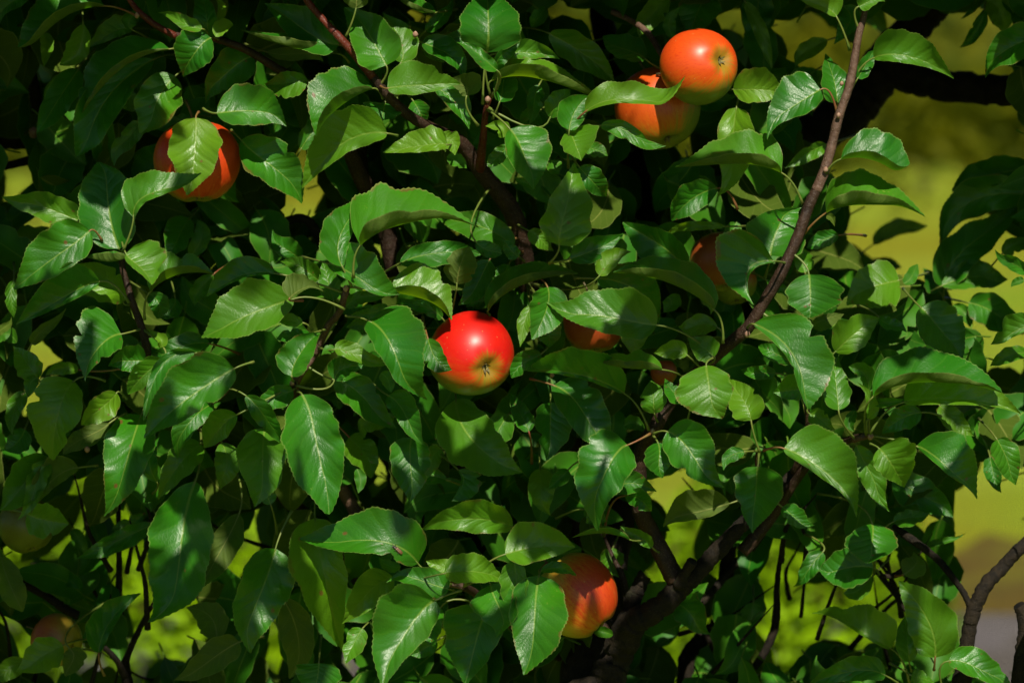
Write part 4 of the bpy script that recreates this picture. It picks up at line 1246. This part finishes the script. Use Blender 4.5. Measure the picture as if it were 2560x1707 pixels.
# loose leaves above the view, unseen, added only to shade the SHADE areas
SHADE = [(330, 1350, 420, 420), (130, 1000, 160, 200), (2150, 1480, 420, 220), (250, 200, 240, 170), (1720, 620, 170, 210), (1480, 1040, 230, 150), (1230, 1120, 150, 150),
         (1330, 560, 130, 60), (620, 560, 130, 130), (1500, 1250, 200, 120), (2330, 800, 180, 160), (1850, 1330, 220, 150), (1620, 1520, 150, 150), (2440, 1520, 110, 160), (760, 1480, 120, 160), (1560, 100, 120, 120), (1000, 1300, 60, 120), (2420, 1150, 120, 120), (80, 200, 140, 240), (1170, 1600, 100, 100)]
nover = 0
tries = 0
while nover < 340 and tries < 60000:
    tries += 1
    d = rg.uniform(25, 95)
    x, y = 1280 + rg.uniform(-1700, 1700), rg.uniform(-2300, -190)
    sx_, sy_ = shadow_at(x, y, d)
    if not in_any(sx_, sy_, SHADE) or in_any(sx_, sy_, LIT):
        continue
    ang = rg.uniform(0, 6.28)
    ln = rg.uniform(140, 230)
    hx, hy = math.cos(ang) * ln / 2, math.sin(ang) * ln / 2
    wl = rg.uniform(45, 70)
    V, UV, DAT, F = leaf_geom((x - hx, y - hy), (x, y), (x + hx, y + hy), wl, wl, d * CM, rg, nu=8, nv=1, tilt=(rg.gauss(0, 0.3), rg.gauss(0.5, 0.4)), kind=0.2)
    b = len(CV)
    CV += world_pts(V)
    CUV += UV
    CD += DAT
    CF += [tuple(b + i for i in q) for q in F]
    nover += 1
print('crown leaves', nfill, nover)
cr = bpy.data.objects.new('crown', leaf_mesh('crown', CV, CUV, CD, CF, TB, M_LEAF2))  # crown leaves, plus the added shading leaves above the view
col.objects.link(cr)
cr.parent = tree
tag(cr, kind='stuff')

# buds at the shoot nodes
for x, y, r, d in ((864, 722, 7, 8.6), (1219, 250, 7, 6.4), (1121, 1462, 6, 9.4), (2176, 1092, 7.5, 7.6), (1868, 836, 7, 8.6), (2104, 210, 5, 9.6), (1038, 88, 7, 6),
                   (2096, 290, 6, 9.8), (2064, 425, 6, 9.8), (342, 40, 6, 6.5), (730, 958, 6, 6.4), (1631, 1078, 6, 5.5), (1380, 938, 6, 2), (218, 1124, 7, 5), (84, 333, 13, -18)):
    c = at(x, y, d / 100)
    pts = []
    up = Vector((0.1, -0.5, 0.85)).normalized()
    for i in range(7):
        t = i / 6
        pts.append((up * (t - .4) * r * 2.6 * U, max(0.06, math.sin(math.pi * (0.12 + 0.86 * t)) ** .8) * r * U))
    v, f = tube(pts, 8, 0.2, True, int(x))
    new_obj('bud', v, f, M_BUD, tree, c - TB)


# ------------------------------------------------------------------ apples
def apple(x, y, r, dcm, axis, material, label, squash=0.92, seed=0, visible_calyx=True):
    """axis: direction of the calyx end as (right, up, towards the lens)"""
    root = bpy.data.objects.new('apple', None)
    col.objects.link(root)
    root.location = at(x, y, dcm / 100.0)
    root.rotation_mode = 'QUATERNION'
    ax = ROT @ Vector(axis).normalized()
    root.rotation_quaternion = (-ax).to_track_quat('Z', 'Y')
    tag(root, label, 'apple', 'apples on the tree')
    rg = random.Random(seed)
    R0 = r * U
    NS, NR = 40, 30
    verts, faces = [], []
    lob = rg.uniform(0, 6)
    for i in range(NR + 1):
        t = i / NR                              # 0 calyx pole, 1 stem pole
        a = math.pi * t
        for k in range(NS):
            th = 2 * math.pi * k / NS
            # profile of an apple: sphere with two hollows, widest a little above the middle
            rr = math.sin(a) ** 0.86
            z = -math.cos(a)
            rr *= 1 + 0.06 * z
            zz = z * squash
            bas = math.exp(-(rr / 0.235) ** 2)
            if z < 0:
                zz += 0.20 * bas
                zz += 0.018 * math.cos(5 * th + lob) * math.exp(-((rr - 0.36) / 0.16) ** 2)
            else:
                zz -= 0.34 * math.exp(-(rr / 0.26) ** 2)
            k2 = 1 + 0.018 * math.cos(2 * th + lob) + 0.012 * math.cos(3 * th + 2 * lob)
            verts.append(Vector((rr * k2 * math.cos(th), rr * k2 * math.sin(th), zz)) * R0)
    for i in range(NR):
        for k in range(NS):
            k2 = (k + 1) % NS
            faces.append((i * NS + k, i * NS + k2, (i + 1) * NS + k2, (i + 1) * NS + k))
    new_obj('skin', verts, faces, material, root)
    zb = (-squash + 0.19) * R0
    sv, sf = [], []
    for k in range(5):
        th = 2 * math.pi * k / 5 + rg.uniform(-.2, .2)
        e = Vector((math.cos(th), math.sin(th), 0))
        n = Vector((-e.y, e.x, 0))
        b = len(sv)
        ln = R0 * rg.uniform(0.13, 0.2)
        c = Vector((0, 0, zb))
        tw = rg.uniform(-.5, .5)
        sv += [c + e * R0 * .03 - n * R0 * .045, c + e * R0 * .03 + n * R0 * .045, c + e * (ln * .6) + n * R0 * (.03 + .03 * tw) - Vector((0, 0, R0 * .06)), c + e * (ln * .6) - n * R0 * (.03 - .03 * tw) - Vector((0, 0, R0 * .065)),
               c + e * ln * .75 + n * R0 * .05 * tw - Vector((0, 0, R0 * .15))]
        sf += [(b, b + 1, b + 2, b + 3), (b + 3, b + 2, b + 4)]
    b = len(sv)
    for k in range(8):
        th = 2 * math.pi * k / 8
        sv.append(Vector((math.cos(th) * R0 * .06, math.sin(th) * R0 * .06, zb - R0 * .01)))
    sv.append(Vector((0, 0, zb - R0 * .04)))
    for k in range(8):
        sf.append((b + k, b + (k + 1) % 8, b + 8))
    new_obj('calyx', sv, sf, M_SEPAL, root)
    zs = (squash - 0.40) * R0
    pts = [(Vector((0.02 * i * i * R0 * .3, 0.01 * i * R0, zs + R0 * 0.15 * i)), R0 * (0.032 + 0.006 * (i == 6))) for i in range(7)]
    v, f = tube(pts, 7, 0.1, True)
    new_obj('stalk', v, f, M_STALK, root)
    return root


def bdir(axis, wish):
    """object space direction of the blush for a wish given as (right, up, towards the lens)"""
    ax = ROT @ Vector(axis).normalized()
    q = (-ax).to_track_quat('Z', 'Y')
    return q.inverted() @ (ROT @ Vector(wish).normalized())


def blush(name, axis, wish, red, orange, ground, lo, hi, cg=0.3, st=0.3):
    return apple_material(name, red, orange, ground, lo, hi, bdir(axis, wish), cg, st)


GRN = (0.150, 0.190, 0.016)
a1 = (0.40, -0.36, 0.84)
apple(1180, 886, 104, 6.0, a1, blush('apple_skin_red', a1, (0.15, 0.55, 0.75), (0.54, 0.0070, 0.0035), (0.50, 0.075, 0.006), GRN, -0.25, 0.38, 0.13, 0.3),
      'bright red ripe apple in the middle of the tree, calyx towards us', 0.97, 1)
a2 = (0.62, 0.12, 0.77)
apple(1749, 166, 96, 3.0, a2, blush('apple_skin_orange_red', a2, (0.0, 0.62, 0.6), (0.60, 0.062, 0.005), (0.54, 0.135, 0.006), GRN, -0.30, 0.22, 0.14, 0.42),
      'orange red apple at upper right with its calyx showing, upper of the pair', 0.94, 2)
a3 = (0.25, -0.85, 0.35)
apple(1646, 272, 107, -3.5, a3, blush('apple_skin_orange', a3, (-0.35, 0.45, 0.7), (0.54, 0.075, 0.006), (0.50, 0.165, 0.008), GRN, -0.10, 0.50, 0.2, 0.4),
      'orange and green apple tucked below the upper right apple, crossed by a leaf', 0.95, 3)
a4 = (0.05, -0.97, 0.1)
apple(492, 405, 107, 2.0, a4, blush('apple_skin_striped', a4, (0.2, 0.3, 0.8), (0.52, 0.045, 0.005), (0.58, 0.135, 0.006), (0.26, 0.21, 0.02), -0.35, 0.3, 0.14, 0.6),
      'orange red apple at upper left with a pale green leaf lying over it', 0.95, 4)
a5 = (0.62, -0.7, 0.12)
apple(1440, 1490, 104, -0.5, a5, blush('apple_skin_golden', a5, (0.6, 0.15, 0.7), (0.46, 0.045, 0.006), (0.54, 0.190, 0.012), (0.34, 0.28, 0.03), -0.05, 0.7, 0.2, 0.5),
      'yellow apple with red blush hanging low in the middle, half behind a leaf', 1.0, 5)
a6 = (0.2, -0.9, 0.3)
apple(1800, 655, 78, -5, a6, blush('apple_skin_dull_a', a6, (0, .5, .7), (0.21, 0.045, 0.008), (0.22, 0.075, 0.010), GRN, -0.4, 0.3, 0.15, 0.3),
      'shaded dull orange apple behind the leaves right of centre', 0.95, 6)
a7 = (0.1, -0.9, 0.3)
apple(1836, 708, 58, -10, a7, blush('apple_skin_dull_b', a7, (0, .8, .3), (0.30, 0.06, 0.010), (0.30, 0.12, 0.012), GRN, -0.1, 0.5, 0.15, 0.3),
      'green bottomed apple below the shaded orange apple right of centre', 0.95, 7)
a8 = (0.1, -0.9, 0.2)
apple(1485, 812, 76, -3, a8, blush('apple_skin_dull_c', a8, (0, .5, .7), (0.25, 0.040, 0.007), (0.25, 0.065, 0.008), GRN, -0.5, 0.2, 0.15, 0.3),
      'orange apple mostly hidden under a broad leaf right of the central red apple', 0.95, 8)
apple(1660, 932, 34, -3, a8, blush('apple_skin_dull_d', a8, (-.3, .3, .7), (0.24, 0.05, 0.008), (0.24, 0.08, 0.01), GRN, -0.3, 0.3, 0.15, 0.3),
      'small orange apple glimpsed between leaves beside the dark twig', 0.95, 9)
a9 = (0.75, -0.3, 0.5)
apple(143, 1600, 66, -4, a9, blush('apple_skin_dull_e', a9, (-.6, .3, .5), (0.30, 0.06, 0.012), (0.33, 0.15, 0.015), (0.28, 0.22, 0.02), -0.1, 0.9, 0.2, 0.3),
      'shaded yellow and pink apple at the lower left corner', 0.95, 10)
a10 = (0.3, -0.9, 0.2)
apple(66, 1314, 72, -5.5, a10, blush('apple_skin_green', a10, (-.6, .3, .5), (0.12, 0.13, 0.01), (0.12, 0.13, 0.01), (0.10, 0.12, 0.01), -0.1, 0.9, 0.2, 0.3),
      'unripe green apple in shade at the left edge', 0.95, 11)

# ------------------------------------------------------------------ small beetle on a leaf
M_BUG = plain_material('insect_shell', (0.055, 0.022, 0.008), (0.16, 0.075, 0.028), 900.0, 0.4)
M_BUG2 = plain_material('insect_dark', (0.012, 0.008, 0.006), (0.03, 0.018, 0.012), 900.0, 0.45)
bug = bpy.data.objects.new('insect', None)
col.objects.link(bug)
bug_c = None
"""placed on the blade it sits on: found by casting a ray along the view"""
dg = bpy.context.evaluated_depsgraph_get()
tgt = at(991, 1376, 0.0)
hit = scene.ray_cast(dg, CAM, (tgt - CAM).normalized())
bug.location = hit[1] if hit[0] else tgt
nrm = hit[2] if hit[0] else Vector((0, -1, 0))
if nrm.dot(CAM - bug.location) < 0:
    nrm = -nrm
fw = (at(975, 1362, 0) - at(1007, 1393, 0)).normalized()
fw = (fw - nrm * fw.dot(nrm)).normalized()
sd_ = nrm.cross(fw)
bug.rotation_mode = 'QUATERNION'
bug.rotation_quaternion = Matrix((fw, sd_, nrm)).transposed().to_quaternion()
tag(bug, 'tiny brown insect sitting on the broad leaf low in the middle', 'insect')


def ellip(name, c, r, material, parent, n=10):
    v, f = [], []
    for i in range(n + 1):
        a = math.pi * i / n
        for k in range(n + 2):
            th = 2 * math.pi * k / (n + 2)
            v.append(Vector((c[0] - r[0] * math.cos(a), c[1] + r[1] * math.sin(a) ** .8 * math.cos(th), c[2] + r[2] * math.sin(a) ** .8 * math.sin(th))))
    w = n + 2
    for i in range(n):
        for k in range(w):
            f.append((i * w + k, i * w + (k + 1) % w, (i + 1) * w + (k + 1) % w, (i + 1) * w + k))
    return new_obj(name, v, f, material, parent)


q = 0.001
ellip('body', (-1.4 * q, 0, 1.7 * q), (4.0 * q, 1.7 * q, 1.2 * q), M_BUG, bug)
ellip('thorax', (2.6 * q, 0, 1.7 * q), (1.7 * q, 1.5 * q, 1.1 * q), M_BUG2, bug)
ellip('head', (4.6 * q, 0, 1.5 * q), (1.0 * q, 1.0 * q, 0.8 * q), M_BUG2, bug)
for s in (-1, 1):
    ellip('wing_case', (-1.6 * q, s * 0.95 * q, 2.15 * q), (4.1 * q, 1.0 * q, 0.95 * q), M_BUG, bug)
    for k, x in enumerate((3.2, 1.0, -1.4)):
        fx = (1.6, 0.1, -2.0)[k]
        pts = [(Vector((x * q, s * 1.0 * q, 1.3 * q)), 0.28 * q), (Vector(((x + fx * .5) * q, s * 2.6 * q, 2.0 * q)), 0.24 * q), (Vector(((x + fx) * q, s * 3.6 * q, 0.2 * q)), 0.16 * q)]
        v, f = tube(pts, 5)
        new_obj('leg', v, f, M_BUG2, bug)
    v, f = tube([(Vector((5.2 * q, s * .4 * q, 1.7 * q)), .16 * q), (Vector((6.6 * q, s * 1.3 * q, 2.4 * q)), .12 * q), (Vector((7.8 * q, s * 2.2 * q, 2.0 * q)), .1 * q)], 5)
    new_obj('antenna', v, f, M_BUG2, bug)
